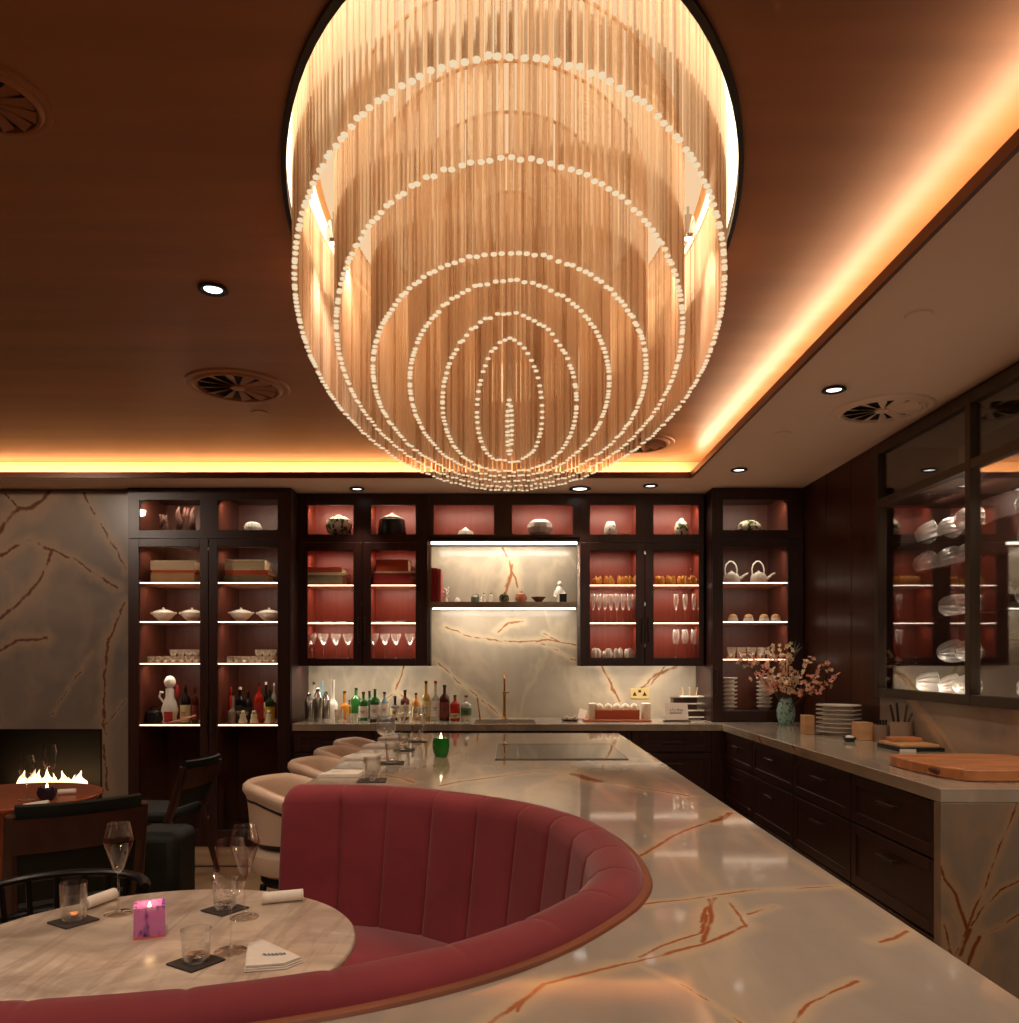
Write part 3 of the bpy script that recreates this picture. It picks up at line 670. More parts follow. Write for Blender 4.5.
# end cap at the stool side
cap=[bfn(0,j/(len(prof)-1)) for j in range(len(prof))]; cap+=[(cap[-1][0],cap[-1][1],0),(cap[0][0],cap[0][1],0)]
mb.add(cap,[tuple(range(len(cap)))])
back=mb.build('backrest',M['velvet'],bq,sharp=70)
def ribbon(u0,u1,n,prof2):
    q=MB()
    def fn(u,v):
        j=round(v*(len(prof2)-1)); s,z=prof2[j]; p,nn=path_at(u0+(u1-u0)*u); return (p.x+nn.x*s-BC.x,p.y+nn.y*s-BC.y,z)
    return q.grid(fn,n,len(prof2))
ribbon(0,1,300,[(.018,.926),(.008,.927),(.001,.925),(-.002,TOP+.0005),(.013,TOP+.0005)]).build('wood_trim',mat('reddish_wood_trim',rgb(128,72,50),.45,noise=.2),bq,sharp=40)
# seat: from backrest inwards
def seatfn(u,v):
    p,nn=path_at(u); a=p+nn*.15; L_=[(0,.0,.50),(.06,0,.52),(.8,0,.52),(.95,0,.51),(1,0,.485),(1.0,0,.35)]
    k,_,z=L_[round(v*(len(L_)-1))]
    c=BC+(p-BC)*.50; q=a.lerp(c,k); return (q.x-BC.x,q.y-BC.y,z)
MB().grid(seatfn,240,6).build('seat',M['velvet'],bq,sharp=50)
def basefn(u,v):
    p,nn=path_at(u); q=BC+(p-BC)*(.53); return (q.x-BC.x,q.y-BC.y,.36*v)
MB().grid(basefn,160,2).build('base',M['wood'],bq)
# ================================================================ furniture
# round marble table in the booth
TZ=.78; tc=(-.747,1.652)
tv=[]
M['marble_table']=marble('veined_cream_marble_table_top',rgb(176,154,136),rgb(226,208,188),[],rough=.28,pale=rgb(138,116,102),cloud=5.0,stretch=(1,1.7,1),blotch=.9,wisp=.42)
t=thing('round_table','round cream marble table inside the burgundy booth','table',(tc[0],tc[1],0))
MB().lathe([(.0001,TZ-.03),(.395,TZ-.03),(.410,TZ-.026),(.422,TZ-.012),(.422,TZ-.005),(.417,TZ),(.0001,TZ)],96,rz if False else (0,0,0)).build('tabletop',M['marble_table'],t,sharp=50)
MB().lathe([(.0001,0),(.2,0),(.2,.012),(.05,.03),(.035,.06),(.035,TZ-.05),(.12,TZ-.031),(.0001,TZ-.031)],32).build('pedestal',M['bronze'],t)

def flute(name,label,loc,h=.21,r=.033,group=None,kind='facet',gm=None):
    gm=gm or M['glass2']
    o=thing(name,label,'glass',loc,random.random(),group)
    if kind=='facet': pr=[(.005,h*.46),(.012,h*.50),(r*1.0,h*.80),(r*.98,h*.82),(r*.74,h)]
    elif kind=='wine': pr=[(.004,h*.50),(.018,h*.51),(r*.80,h*.58),(r,h*.70),(r*.95,h*.84),(r*.74,h)]
    elif kind=='cocktail': pr=[(.004,h*.55),(.012,h*.57),(r*.7,h*.72),(r,h*.86),(r*1.02,h)]
    MB().lathe(pr,24).build('bowl',gm,o,sharp=60)
    MB().lathe([(.0045,h*.47),(.0028,h*.42),(.0026,h*.1),(.004,.008)],10).build('stem',gm,o)
    MB().lathe([(.0001,.0005),(r*.98,.001),(r*.95,.003),(.006,.007),(.003,.010)],24).build('foot',gm,o)
    return o
M['glass2']=glass('clear_glassware',(.96,.96,.95,1),.30,.03)
M['glassbase']=glass('thick_glass_base',(.8,.8,.8,1),.45,.05)
def tumbler(label,loc,h=.085,r=.029,group=None):
    o=thing('tumbler',label,'glass',loc,0,group)
    MB().lathe([(r*.88,.004),(r*.9,.01),(r,h),(r*.965,h),(r*.87,.012)],28).build('wall',M['glass2'],o,sharp=60)
    MB().lathe([(.0001,.0005),(r*.86,.001),(r*.89,.006),(r*.84,.012),(.0001,.010)],28).build('base',M['glassbase'],o,sharp=60)
    return o
def coaster(label,loc,s=.078,rz=-.56,group=None):
    o=MB().box(-s/2,s/2,-s/2,s/2,0,.004).build('slate_coaster',M['slate'],None,loc,rz,bevel=.001); tag(o,label,'coaster',group); return o
def onT(px,py): return onz(px,py,TZ)
CZZ=TZ+.0045
def tt(px,py,lab,labc,h):
    x,y,_=onT(px,py); coaster(labc,(x,y,TZ+.0003)); tumbler(lab,(x,y,CZZ),h)
tt(73.5,922,'clear tumbler on the slate coaster at the left of the marble table','square slate coaster at the left side of the marble table',.085)
tt(225,910,'clear tumbler on the slate coaster behind the wine glass','square slate coaster at the back right of the marble table',.07)
tt(196,963,'clear tumbler on the slate coaster nearest the camera','square slate coaster at the front of the marble table',.062)
x,y,_=onT(118.5,914); flute('champagne_glass','faceted champagne glass on a tall stem behind the pink candle cube',(x,y,TZ+.0003),.212,.033)
x,y,_=onT(244.7,918); flute('champagne_glass','faceted champagne glass behind the wine glass at the right of the table',(x,y,TZ+.0003),.214,.033)
x,y,_=onT(230.7,952); flute('wine_glass','thin-stemmed wine glass near the folded napkin on the marble table',(x,y,TZ+.0003),.228,.034,kind='wine')
# candle cube
def cube_candle(px,py):
    x,y,_=onT(px,py); s=.062; h=.066
    o=thing('candle_holder','pink and purple glass cube candle holder with a lit tealight','candle holder',(x,y,TZ+.0003),.42)
    m,nt,b,ou=NT('pink_cast_glass'); N=nt.nodes; L=nt.links
    tc_=N.new('ShaderNodeTexCoord'); ns=N.new('ShaderNodeTexNoise'); ns.inputs['Scale'].default_value=45; ns.inputs['Detail'].default_value=2
    mp=N.new('ShaderNodeMapping'); mp.inputs['Scale'].default_value=(1,1,.5); L.new(tc_.outputs['Object'],mp.inputs[0]); L.new(mp.outputs[0],ns.inputs['Vector'])
    rp=N.new('ShaderNodeValToRGB'); rp.color_ramp.elements[0].position=.36; rp.color_ramp.elements[0].color=rgb(90,50,150); rp.color_ramp.elements[1].position=.50; rp.color_ramp.elements[1].color=rgb(228,140,205)
    L.new(ns.outputs['Fac'],rp.inputs[0]); L.new(rp.outputs[0],b.inputs['Base Color']); setp(b,Roughness=.08); b.inputs['Subsurface Weight'].default_value=.6; b.inputs['Subsurface Radius'].default_value=(.03,.01,.03); b.inputs['Alpha'].default_value=.82
    mb=MB(); a=s/2; c=.024
    q=12; outer=[(a,-a),(a,a),(-a,a),(-a,-a)]
    mb.box(-a,a,-a,a,0,h*.55)
    # upper walls round the candle well
    mb.box(-a,a,-a,-c,h*.55,h); mb.box(-a,a,c,a,h*.55,h); mb.box(-a,-c,-c,c,h*.55,h); mb.box(c,a,-c,c,h*.55,h)
    mb.build('glass_cube',m,o)
    MB().box(-a*1.01,a*1.01,-a*1.01,a*1.01,0,.004).build('foot',mat('coral_glass_edge',rgb(225,110,90),.2),o)
    MB().lathe([(.0001,h*.55),(.019,h*.55),(.019,h*.80),(.0001,h*.80)],20).build('tealight',M['wax'],o)
    MB().lathe([(.0001,h*.80),(.0035,h*.84),(.003,h*.92),(.0001,h*1.06)],10).build('flame',M['tinyflame'],o)
cube_candle(149.5,934)
l=bpy.data.lights.new('candle_glow','POINT'); l.energy=.12; l.color=(1,.62,.3); l.shadow_soft_size=.008
lo=bpy.data.objects.new('candle_glow',l); COL.objects.link(lo); x,y,_=onT(149.5,934); lo.location=(x,y,TZ+.085)
def rolled(label,p0,p1,r=.014,z=TZ):
    a=Vector((p0[0],p0[1],z+r)); b=Vector((p1[0],p1[1],z+r)); c=(a+b)/2
    L_=(b-a).length; ang=math.atan2(b.y-a.y,b.x-a.x); mb=MB(); n=40; vs=[]
    # spiral roll cross section swept along its length
    prof_=[]
    for i in range(n):
        th_=2*PI*1.9*i/(n-1); rr=r*(.35+.65*i/(n-1)); prof_.append((rr*math.cos(th_-PI/2-2*PI*1.9),rr*math.sin(th_-PI/2-2*PI*1.9)))
    mb.grid(lambda u,v:((u-.5)*L_,prof_[round(v*(n-1))][0]*(1+.04*math.sin(9*u)),prof_[round(v*(n-1))][1]*(1+.0*u)+r*.0),8,n)
    o=mb.build('rolled_napkin',M['linen'],None,(c.x,c.y,z+r+.0008),ang,solid=.0015,sharp=80); tag(o,label,'napkin'); return o
p=onT(262,904)[:2]; q_=onT(303,900)[:2]; rolled('white rolled napkin at the right of the marble table',p,q_)
p=onT(84,910)[:2]; q_=onT(114,899)[:2]; rolled('white rolled napkin near the left tumbler on the marble table',p,q_)
def folded(label,pts,z,emblem=None,name='folded_napkin'):
    P=[Vector(p) for p in pts]; c=sum((Vector((p.x,p.y,0)) for p in P),Vector())/len(P)
    o=thing(name,label,'napkin',(c.x,c.y,z))
    for k in range(3):
        f_=1-.03*k; q=MB(); n=len(P); 
        poly_=[((p.x-c.x)*f_,(p.y-c.y)*f_) for p in P]
        q.prism(poly_,.0008+k*.0035,.0008+k*.0035+.0025+(.002 if k==2 else 0)); q.build('cloth_layer',M['linen'],o,bevel=.0008)
    if emblem:
        ex,ey,s,a=emblem; mb=MB()
        for k in range(5):
            x0=-s+2*s*k/5; mb.tube([(x0+s*.4*t_,(.25*s*math.sin(6*t_+k)),0) for t_ in [i/6 for i in range(7)]],s*.07,5,cap=True)
        mb.xf(Matrix.Diagonal((1,1,.15,1))); e=mb.build('embroidered_emblem',M['embroid'],o,(ex-c.x,ey-c.y,.0138),a)
    return o
M['embroid']=mat('blue_grey_embroidery',rgb(92,106,120),.8)
n4=[onT(244,973),onT(247,948),onT(262,944),onT(303,963),onT(285,970)]
x,y,_=onT(274,961)
folded('white folded napkin with a small blue-grey emblem, front right of the table',[(a,b) for a,b,_ in n4],TZ,(x,y,.022,.1))

M['glassi']=glass('bright_stemware',(.95,.95,.95,1),.55,.04,.05,(1,.95,.88,1))  # paler copy of the clear glassware, painting in its bright outlines
# island place settings
ZI=TOP+.0003
def onI(px,py): return onz(px,py,TOP)
sets=[((343,775),(372,781),None,'nearest'),((362,758),(392,763.5),(388,760),'second'),((380,746.5),(404,750.5),(404,748),'third'),((394,738.5),(417,741.5),(413,740),'farthest')]
ordn={'nearest':'nearest the booth','second':'second from the booth','third':'third from the booth','farthest':'farthest from the booth'}
for (npx,gpx,wpx,w_) in sets:
    x,y,_=onI(*npx); s=.085
    P=[(x-s,y-s*.9),(x+s*.9,y-s*.8),(x+s*1.0,y+s*.8),(x-s*.7,y+s*.9)]
    folded('white folded napkin on the island place setting '+ordn[w_],P,ZI,(x-.02,y,.02,.4))
    x,y,_=onI(*gpx); coaster('slate coaster on the island place setting '+ordn[w_],(x,y,ZI),.105,.1)
    tumbler('clear tumbler on the island place setting '+ordn[w_],(x,y,ZI+.0045),.085,.032)
x,y,_=onI(386,758); flute('wine_glass','large balloon wine glass on the island, second seat from the booth',(x,y,ZI),.20,.048,kind='wine',gm=M['glassi'])
x,y,_=onI(403,744.5); flute('wine_glass','wide-mouthed wine glass on the island, third seat from the booth',(x-.01,y,ZI),.21,.040,kind='cocktail',gm=M['glassi'])
x,y,_=onI(412,740.5); flute('wine_glass','slim wine glass on the island near the farthest seat',(x+.04,y,ZI),.20,.036,kind='wine',gm=M['glassi'])
x,y,_=onI(423,741); flute('champagne_glass','narrow flute glass on the island beside the farthest setting',(x,y,ZI),.19,.028,kind='facet',gm=M['glassi'])
# green candle
x,y,_=onI(441,756.5)
o=thing('candle_holder','green petal-shaped glass candle holder with a lit candle on the island','candle holder',(x,y,ZI))
m_=mat('green_cast_glass',rgb(30,110,36),.12,noise=.5,scale=(20,20,6)); 
MB().lathe([(.0001,.0),(.026,.0),(.034,.02),(.038,.05),(.034,.085),(.028,.088),(.028,.06),(.0001,.058)],32,rib=.06,nr=8).build('glass_cup',m_,o)
MB().lathe([(.0001,.06),(.024,.06),(.024,.078),(.0001,.078)],20).build('candle',M['wax'],o)
MB().lathe([(.0001,.078),(.006,.084),(.005,.094),(.0001,.112)],10).build('flame',M['tinyflame'],o)
# hob
x0,x1,y0,y1=-.062,.54,3.655,4.30
o=thing('induction_hob','black glass induction hob set flush in the island top','hob',((x0+x1)/2,(y0+y1)/2,TOP))
hw,hd=(x1-x0)/2,(y1-y0)/2
MB().box(-hw,hw,-hd,hd,.0004,.004).build('glass_plate',mat('black_hob_glass',rgb(30,26,22),.04,noise=.05,spec=.4),o,bevel=.001)
MB().box(-hw-.004,hw+.004,-hd-.004,-hd,.0004,.005).box(-hw-.004,hw+.004,hd,hd+.004,.0004,.005).box(-hw-.004,-hw,-hd,hd,.0004,.005).box(hw,hw+.004,-hd,hd,.0004,.005).build('steel_edge',M['steel'],o)
MB().box(-hw+.10,-hw+.103,-hd+.02,hd-.02,.004,.0044).build('control_line',M['steel'],o)

# ---------------------------------------------------------------- stools
def stool_mesh():
    o=thing('bar_stool','x','bar stool',(0,0,0))
    # shell: arc from the back (-x) round both sides, open towards +x (the island)
    H=.895; zb0=.668
    def sh(u,v):
        a=PI+(u-.5)*2*math.radians(118)
        drop=.085*max(0,abs(u-.5)*2-.45)**1.3*2
        top=H-drop; L_=[(.175,zb0),(.186,zb0+.1),(.190,top-.06),(.187,top-.02),(.197,top-.002),(.212,top),(.226,top-.012),(.228,top-.032),(.215,top-.052),(.209,top-.075),(.204,zb0+.1),(.195,zb0)]
        r,z=L_[round(v*11)]; return (r*math.cos(a),r*1.02*math.sin(a),z)
    q=MB().grid(sh,41,12)
    for e in (0,1): q.add([sh(e,j/11) for j in range(12)],[tuple(range(12))])
    q.build('backrest',M['cream'],o,sharp=60)
    MB().lathe([(.14,.640),(.176,.645),(.19,.668),(.15,.675),(.14,.640)],32).build('tub_base',M['black'],o)
    def band(u,v):
        a=PI+(u-.5)*2*math.radians(116); drop=.085*max(0,abs(u-.5)*2-.45)**1.3*2; top=H-drop
        r=.2135 if v>.01 and v<.99 else .207; z=top-.058-.018*v; return (r*math.cos(a),r*1.02*math.sin(a),z)
    MB().grid(band,41,4).build('dark_band',M['black'],o)
    MB().lathe([(.0001,.53),(.16,.53),(.188,.545),(.200,.58),(.194,.615),(.165,.640),(.0001,.645)],36).build('seat',M['cream'],o)
    MB().lathe([(.0001,.49),(.15,.49),(.16,.505),(.155,.529),(.0001,.529)],28).build('seat_base',M['black'],o)
    for sx in (-1,1):
        for sy in (-1,1): MB().tube([(sx*.115,sy*.115,.50),(sx*.165,sy*.165,0)],[.014,.010],8).build('leg',M['black'],o)
    pts=[(.15*math.cos(a),.15*math.sin(a),.2) for a in [2*PI*i/24 for i in range(25)]]; pts=[(p[0]*1.37*.98,p[1]*1.37*.98,.2) if False else p for p in pts]
    MB().box(-.15,.15,-.152,-.140,.19,.205).box(-.15,.15,.140,.152,.19,.205).box(-.152,-.140,-.14,.14,.19,.205).box(.140,.152,-.14,.14,.19,.205).build('footrest',M['bronze'],o)
    return o
st=stool_mesh(); st.location=(-.835,3.22,0); st['label']='cream leather tub bar stool nearest the booth'; st['group']='cream bar stools at the island'
for y,lab in ((3.86,'cream leather tub bar stool second from the booth'),(4.36,'cream leather tub bar stool third from the booth'),(4.84,'cream leather tub bar stool farthest from the booth')):
    dup(st,(-.835,y,0),0,lab)
st.rotation_euler=(0,0,-.06)

# ---------------------------------------------------------------- fireplace
o=thing('fireplace','built-in black fireplace with a low row of flames in the marble wall','fireplace',((fx0+fx1)/2,5.95,fz0))
cx=(fx0+fx1)/2; w2=(fx1-fx0)/2; H=fz1-fz0
MB().box(-w2,w2,.43,.445,0,H).box(-w2+.002,-w2+.012,.02,.43,0,H).box(w2-.012,w2-.002,.02,.43,0,H).box(-w2,w2,.02,.43,H-.012,H-.002).box(-w2,w2,.02,.43,.002,.014).build('firebox',M['soot'],o)
MB().box(-w2,w2,.0,.02,H-.012,H).box(w2-.012,w2,.0,.02,0,H).box(-w2,w2,0,.02,0,.012).build('frame',M['blackmetal'],o)
bzz=gz(789,6.12)-fz0
MB().box(-w2+.06,gx(90,6.12)-cx,.12,.24,.014,bzz).build('burner_tray',mat('pale_burner_stone',rgb(150,120,100),.8),o)
fm=M['flame']; k=0
for px in range(24,88,5):
    if 56<px<60: continue
    xx=gx(px+random.uniform(-1,1),6.12)-cx; h=random.uniform(.08,.17); 
    mb=MB(); wd=random.uniform(.04,.06)
    ph_=random.random()*6
    n=9; pts=[(xx+.018*math.sin(ph_+i*.8)*i/n,.17+.01*math.cos(ph_+i),bzz+h*i/n) for i in range(n+1)]; rr=[wd*(.6+.9*math.sin(PI*min(1,(i/n)*1.15+.12)))*(1-i/n)**.7+.0008 for i in range(n+1)]
    mb.tube(pts,rr,8,flat=.5); mb.build('flame',fm,o)
l=bpy.data.lights.new('fire_glow','AREA'); l.shape='RECTANGLE'; l.size=1.1; l.size_y=.1; l.energy=1.3; l.color=(1,.5,.2)
lo=bpy.data.objects.new('fire_glow',l); COL.objects.link(lo); lo.location=(gx(60,6.12),6.25,bzz+fz0+.03); lo.rotation_euler=(PI*.72,0,0)

# ---------------------------------------------------------------- far table, chairs
o=thing('pedestal_table','round polished red-brown wooden table by the fireplace','table',(-2.34,3.72,0))
MB().lathe([(.0001,.715),(.38,.715),(.40,.725),(.405,.738),(.40,.745),(.0001,.745)],64).build('tabletop',M['orangewood'],o,sharp=50)
MB().lathe([(.0001,0),(.20,0),(.20,.02),(.12,.25),(.10,.40),(.13,.60),(.19,.714),(.0001,.714)],12).build('pedestal',M['orangewood'],o,sharp=20)
FZ=.7455
def far(px,py): return onz(px,py,.745)
x,y,_=far(27,800); flute('wine_glass','wine glass on the wooden table, left of the flames',(x,y,FZ),.20,.036,kind='wine')
x,y,_=far(50,795); flute('wine_glass','taller wine glass on the wooden table, in front of the flames',(x,y,FZ),.235,.032,kind='wine')
x,y,_=far(47,800); o=thing('candle_holder','round dark glass candle holder on the wooden table by the fireplace','candle holder',(x,y,FZ))
MB().lathe([(.0001,0),(.025,0),(.038,.018),(.042,.035),(.034,.058),(.028,.060),(.028,.045),(.0001,.042)],24).build('glass_cup',mat('dark_smoked_glass',rgb(44,34,44),.1),o)
MB().lathe([(.0001,.045),(.024,.045),(.024,.052),(.0001,.052)],16).build('candle',M['wax'],o)
MB().lathe([(.0001,.052),(.005,.058),(.004,.066),(.0001,.080)],10).build('flame',M['tinyflame'],o)
x0_,y0_,_=far(58,795); x1_,y1_,_=far(76,794); 
a=rolled('white napkin on the far side of the wooden table',(x0_,y0_),(x1_,y1_),.013,FZ)
x0_,y0_,_=far(24,810); x1_,y1_,_=far(48,806)
a=rolled('white napkin on the near edge of the wooden table',(x0_,y0_),(x1_,y1_),.013,FZ)
x,y,_=far(40,803); 
def chair(label,loc,rz,seatz=.46,w=.48,backh=.82,wood=M['chairwood'],lean=.10,backmat=None):
    """faces +Y locally; back at -Y"""
    o=thing('dining_chair',label,'chair',loc,rz); hw=w/2
    MB().box(-hw+.02,hw-.02,-.20,.24,seatz-.07,seatz).build('seat',M['darkleather'],o,bevel=.025)
    for sx in (-1,1):
        MB().tube([(sx*(hw-.03),.21,seatz-.06),(sx*(hw-.02),.24,0)],[.022,.014],8).build('leg',wood,o)
        MB().tube([(sx*(hw-.015),-.20-lean,backh-.02),(sx*(hw-.02),-.22,seatz),(sx*(hw-.03),-.19,seatz-.05),(sx*(hw-.02),-.30,0)],[.022,.028,.026,.015],8).build('leg',wood,o)
        MB().box(sx*(hw-.035)-.012,sx*(hw-.035)+.012,-.19,.20,seatz-.10,seatz-.068).build('side_rail',wood,o)
    def bf(u,v):
        x=(u-.5)*(w-.05); c=.045*(1-(2*u-1)**2)
        L_=[(0,seatz+.02,0),(.0,backh-.05,1),(.0,backh+.0,1),(-.012,backh+.018,1),(-.032,backh+.012,1),(-.040,backh-.02,1),(-.038,seatz+.06,0),(-.03,seatz+.02,0)]
        d,z,_=L_[round(v*7)]; k=(z-seatz)/(backh-seatz)
        return (x,-.205-lean*k-c*k+d+.02,z)
    q=MB().grid(bf,17,8)
    for e in (0,1): q.add([bf(e,j/7) for j in range(8)],[tuple(range(8))])
    q.build('backrest',backmat or M['darkleather'],o,sharp=60)
    def rf(u,v):
        x=(u-.5)*(w-.02); c=.045*(1-(2*u-1)**2); L_=[(-.042,backh-.03),(-.050,backh-.10),(-.040,backh-.16),(-.030,backh-.15),(-.030,backh-.04)]
        d,z=L_[round(v*4)]; k=(z-seatz)/(backh-seatz); return (x,-.205-lean*k-c*k+d+.01,z)
    MB().grid(rf,17,5).build('top_rail',wood,o)
    return o
chair('dark leather dining chair with walnut frame, back to the camera at the wooden table',(-1.76,3.15,0),math.radians(40),.48,.46,.85)
chair('dark leather chair seen from the side in front of the tall cabinet',(-2.22,5.03,0),math.radians(83),.46,.46,.755,lean=.10)
o=thing('pouf','square dark green upholstered pouf behind the walnut chair','pouf',(-1.87,4.30,0))
MB().box(-.14,.14,-.15,.15,.03,.475).build('cushion',M['darkleather'],o,bevel=.05)
MB().box(-.12,.12,-.13,.13,0,.03).build('base',M['black'],o)
# spindle chair in front (black bentwood), opening towards the round table
o=thing('spindle_chair','black bentwood chair with a curved rail behind the marble table','chair',(-1.33,2.33,0),.15)
def arc(r,z,a0,a1,n=24): return [(r*math.cos(a0+(a1-a0)*i/n),r*math.sin(a0+(a1-a0)*i/n),z) for i in range(n+1)]
MB().tube(arc(.245,.69,math.radians(12),math.radians(168)),[.012]+[.017]*23+[.012],10,flat=.8).build('top_rail',M['blackmetal'],o)
MB().tube(arc(.235,.585,math.radians(16),math.radians(164)),.010,8).build('lower_rail',M['blackmetal'],o)
for k in range(9):
    a=math.radians(16+148*k/8); MB().tube([(.243*math.cos(a),.243*math.sin(a),.685),(.205*math.cos(a),.205*math.sin(a),.46)],.009,6).build('spindle',M['blackmetal'],o)
MB().lathe([(.0001,.415),(.19,.415),(.212,.43),(.212,.45),(.185,.468),(.0001,.47)],32).build('seat',mat('oxblood_leather',rgb(92,34,26),.5),o)
for sx in (-1,1):
    for sy in (-1,1): MB().tube([(sx*.15,sy*.15,.42),(sx*.19,sy*.19,0)],[.017,.012],8).build('leg',M['blackmetal'],o)

# ---------------------------------------------------------------- display window in the right wall
o=thing('display_window','bronze-framed glass display built into the right wall, filled with hung glassware','display case',(XW,(wy0+wy1)/2,wz0)); 
T_=Matrix.Translation((-XW,-(wy0+wy1)/2,-wz0)); Lw=lambda mb: mb.xf(T_)
ym=3.737; ys_=[wy0,2.79,ym,wy1]; zt=2.285
fw=.022
mb=MB(); a,b=XW-.03,XW+.02
mb.box(a,b,wy0,wy1,wz0,wz0+.05); mb.box(a,b,wy0,wy1,wz1-.05,wz1); mb.box(a,b,wy0,wy1,zt-fw,zt+fw)
for y in ys_: 
    y_=min(max(y,wy0+fw),wy1-fw); mb.box(a-.002,b,y_-fw,y_+fw,wz0,wz1)
Lw(mb).build('frame',M['bronze'],o,bevel=.003)
for i in range(3):
    Lw(MB().box(XW-.008,XW-.002,ys_[i],ys_[i+1],wz0+.04,zt-.01)).build('glass_pane',M['pane'],o)
    Lw(MB().box(XW-.008,XW-.002,ys_[i],ys_[i+1],zt+.01,wz1-.04)).build('transom_pane',M['pane'],o)
mb=MB(); xb=XW+.46
mb.box(xb,xb+.02,wy0,wy1,wz0,wz1).box(XW+.02,xb,wy0-.02,wy0,wz0,wz1).box(XW+.02,xb,wy1,wy1+.02,wz0,wz1).box(XW+.12,xb,wy0,wy1,wz0-.02,wz0).box(XW+.02,xb,wy0,wy1,wz1,wz1+.02)
M['caselining']=mat('dark_display_lining',rgb(64,38,30),.4,noise=.2,scale=(20,20,2)); Lw(mb).build('lining',M['caselining'],o)
mb=MB().box(XW+.025,xb-.002,wy0+.005,wy1-.005,zt-.02,zt); Lw(mb).build('top_board',M['caselining'],o)
rows_=[gz(527,4.1),gz(556,4.05),gz(605,4.0),gz(655,4.0),gz(686,4.05)-.0]
shz=[2.02,1.86,1.60,1.36,wz0+.02]
for z in shz[:-1]:
    Lw(MB().box(XW+.06,xb-.004,wy0+.01,wy1-.01,z-.008,z)).build('glass_shelf',M['glass'],o)
for yy in ((ys_[1]+ys_[0])/2,(ys_[1]+ym)/2,(ym+wy1)/2):
    area('display_light',(.2,yy-(wy0+wy1)/2,zt-.03-wz0),(.05,.6),3.2,CREAM,(0,-.7,0),o)
    area('display_light',(.05,yy-(wy0+wy1)/2,.02),(.02,.6),1.6,CREAM,(0,PI+.6,0),o)
# tilted fluted cups lying in rows
M['frost']=glass('frosted_white_glass',(.8,.8,.8,1),.5,.10,.32,(.95,.92,.88,1))
names=['top','second','third','fourth','lowest']
def cup(label,loc,rz,tilt,s,grp):
    o=thing('fluted_cup',label,'cup',loc,rz,grp)
    mb=MB().lathe([(.014,0),(.030,.004),(.050,.03),(.060,.07),(.064,.12),(.060,.12),(.054,.07),(.044,.035),(.026,.012),(.001,.010)],48,rib=.10,nr=12).xf(Matrix.Rotation(tilt,4,'X')@Matrix.Scale(s,4))
    mz=min(v[2] for v in mb.v); mb.xf(Matrix.Translation((0,0,-mz+.001))); mb.build('cup_body',M['frost'],o,sharp=70)
    mb2=MB().tube([(.062*math.cos(t),.062*math.sin(t),.12) for t in [2*PI*i/24 for i in range(25)]],.003,5).xf(Matrix.Rotation(tilt,4,'X')@Matrix.Scale(s,4)).xf(Matrix.Translation((0,0,-mz+.001))); mb2.build('rim',M['white'],o)
PT=['first','second','third','fourth']
for ri,z in enumerate(shz):
    for side,ys2 in (('left',(4.50,4.30,4.10)),('right',(3.60,3.44,3.20))):
        for ci,y in enumerate(ys2):
            if (ri,side,ci) in ((2,'left',0),(3,'left',0),(1,'right',1),(3,'right',0)): continue
            cup('fluted cup on the %s shelf of the display window, %s from left, %s pane'%(names[ri],PT[ci],side),(XW+.115+.02*(ci%2),y,z+.0005),random.uniform(-.5,.5)+1.3,random.uniform(1.25,1.7),random.uniform(.82,.98),'fluted cups in the display window')
# ================================================================ small things on the shelves
def one(name,label,cat,mb,m,loc,rz=0,group=None,**k):
    o=mb.build(name,m,None,loc,rz,**k); return tag(o,label,cat,group)
M['stemw']=glass('baked_light_stemware',(.92,.92,.92,1),.62,.06,.16,(1,.9,.78,1))  # pale body colour stands in for bright highlights on the cabinet stemware
M['ivory']=mat('ivory_paper',rgb(214,196,160),.7,noise=.08,scale=(4,4,120))
M['redcloth']=mat('red_book_cloth',rgb(150,34,30),.7,noise=.1)
M['buff']=mat('buff_book_cloth',rgb(176,140,92),.7,noise=.1)
M['olive']=mat('grey_book_cloth',rgb(128,112,84),.7,noise=.1)
M['orangecloth']=mat('orange_red_book_cloth',rgb(190,74,36),.7,noise=.1)
M['drift']=mat('driftwood',rgb(84,44,27),.6,noise=.5,scale=(25,25,25),bump=.5)
M['jadepat']=None
def patmat(name,c0,c1,sc=40,pos=.5):
    m,nt,b,o=NT(name); N=nt.nodes; L=nt.links; setp(b,Roughness=.25)
    t=N.new('ShaderNodeTexCoord'); n=N.new('ShaderNodeTexNoise'); n.inputs['Scale'].default_value=sc; n.inputs['Detail'].default_value=2; L.new(t.outputs['Object'],n.inputs[0])
    r=N.new('ShaderNodeValToRGB'); r.color_ramp.elements[0].position=pos-.02; r.color_ramp.elements[1].position=pos+.02; r.color_ramp.elements[0].color=c0; r.color_ramp.elements[1].color=c1
    L.new(n.outputs['Fac'],r.inputs[0]); L.new(r.outputs[0],b.inputs['Base Color']); return m
M['jadepat']=patmat('green_painted_porcelain',rgb(84,98,60),rgb(228,218,192),32,.48)
M['bluepat']=patmat('blue_painted_porcelain',rgb(120,130,150),rgb(230,222,210),22,.42)
M['turq']=patmat('speckled_turquoise_glaze',rgb(70,96,90),rgb(150,190,175),70,.42)
M['greencer']=mat('green_celadon',rgb(96,112,86),.3,noise=.15)
M['darkgreen']=patmat('dark_green_lattice_glaze',rgb(34,38,26),rgb(110,100,70),60,.55)
M['terracotta']=mat('orange_terracotta',rgb(176,100,66),.6,noise=.12)
M['darkcer']=mat('dark_glazed_ceramic',rgb(40,42,42),.25)

NZ=NZ0+.0005; DN=D_UP+.14; DT=D_TALL+.16
def atx(px,D): return gx(px,D)
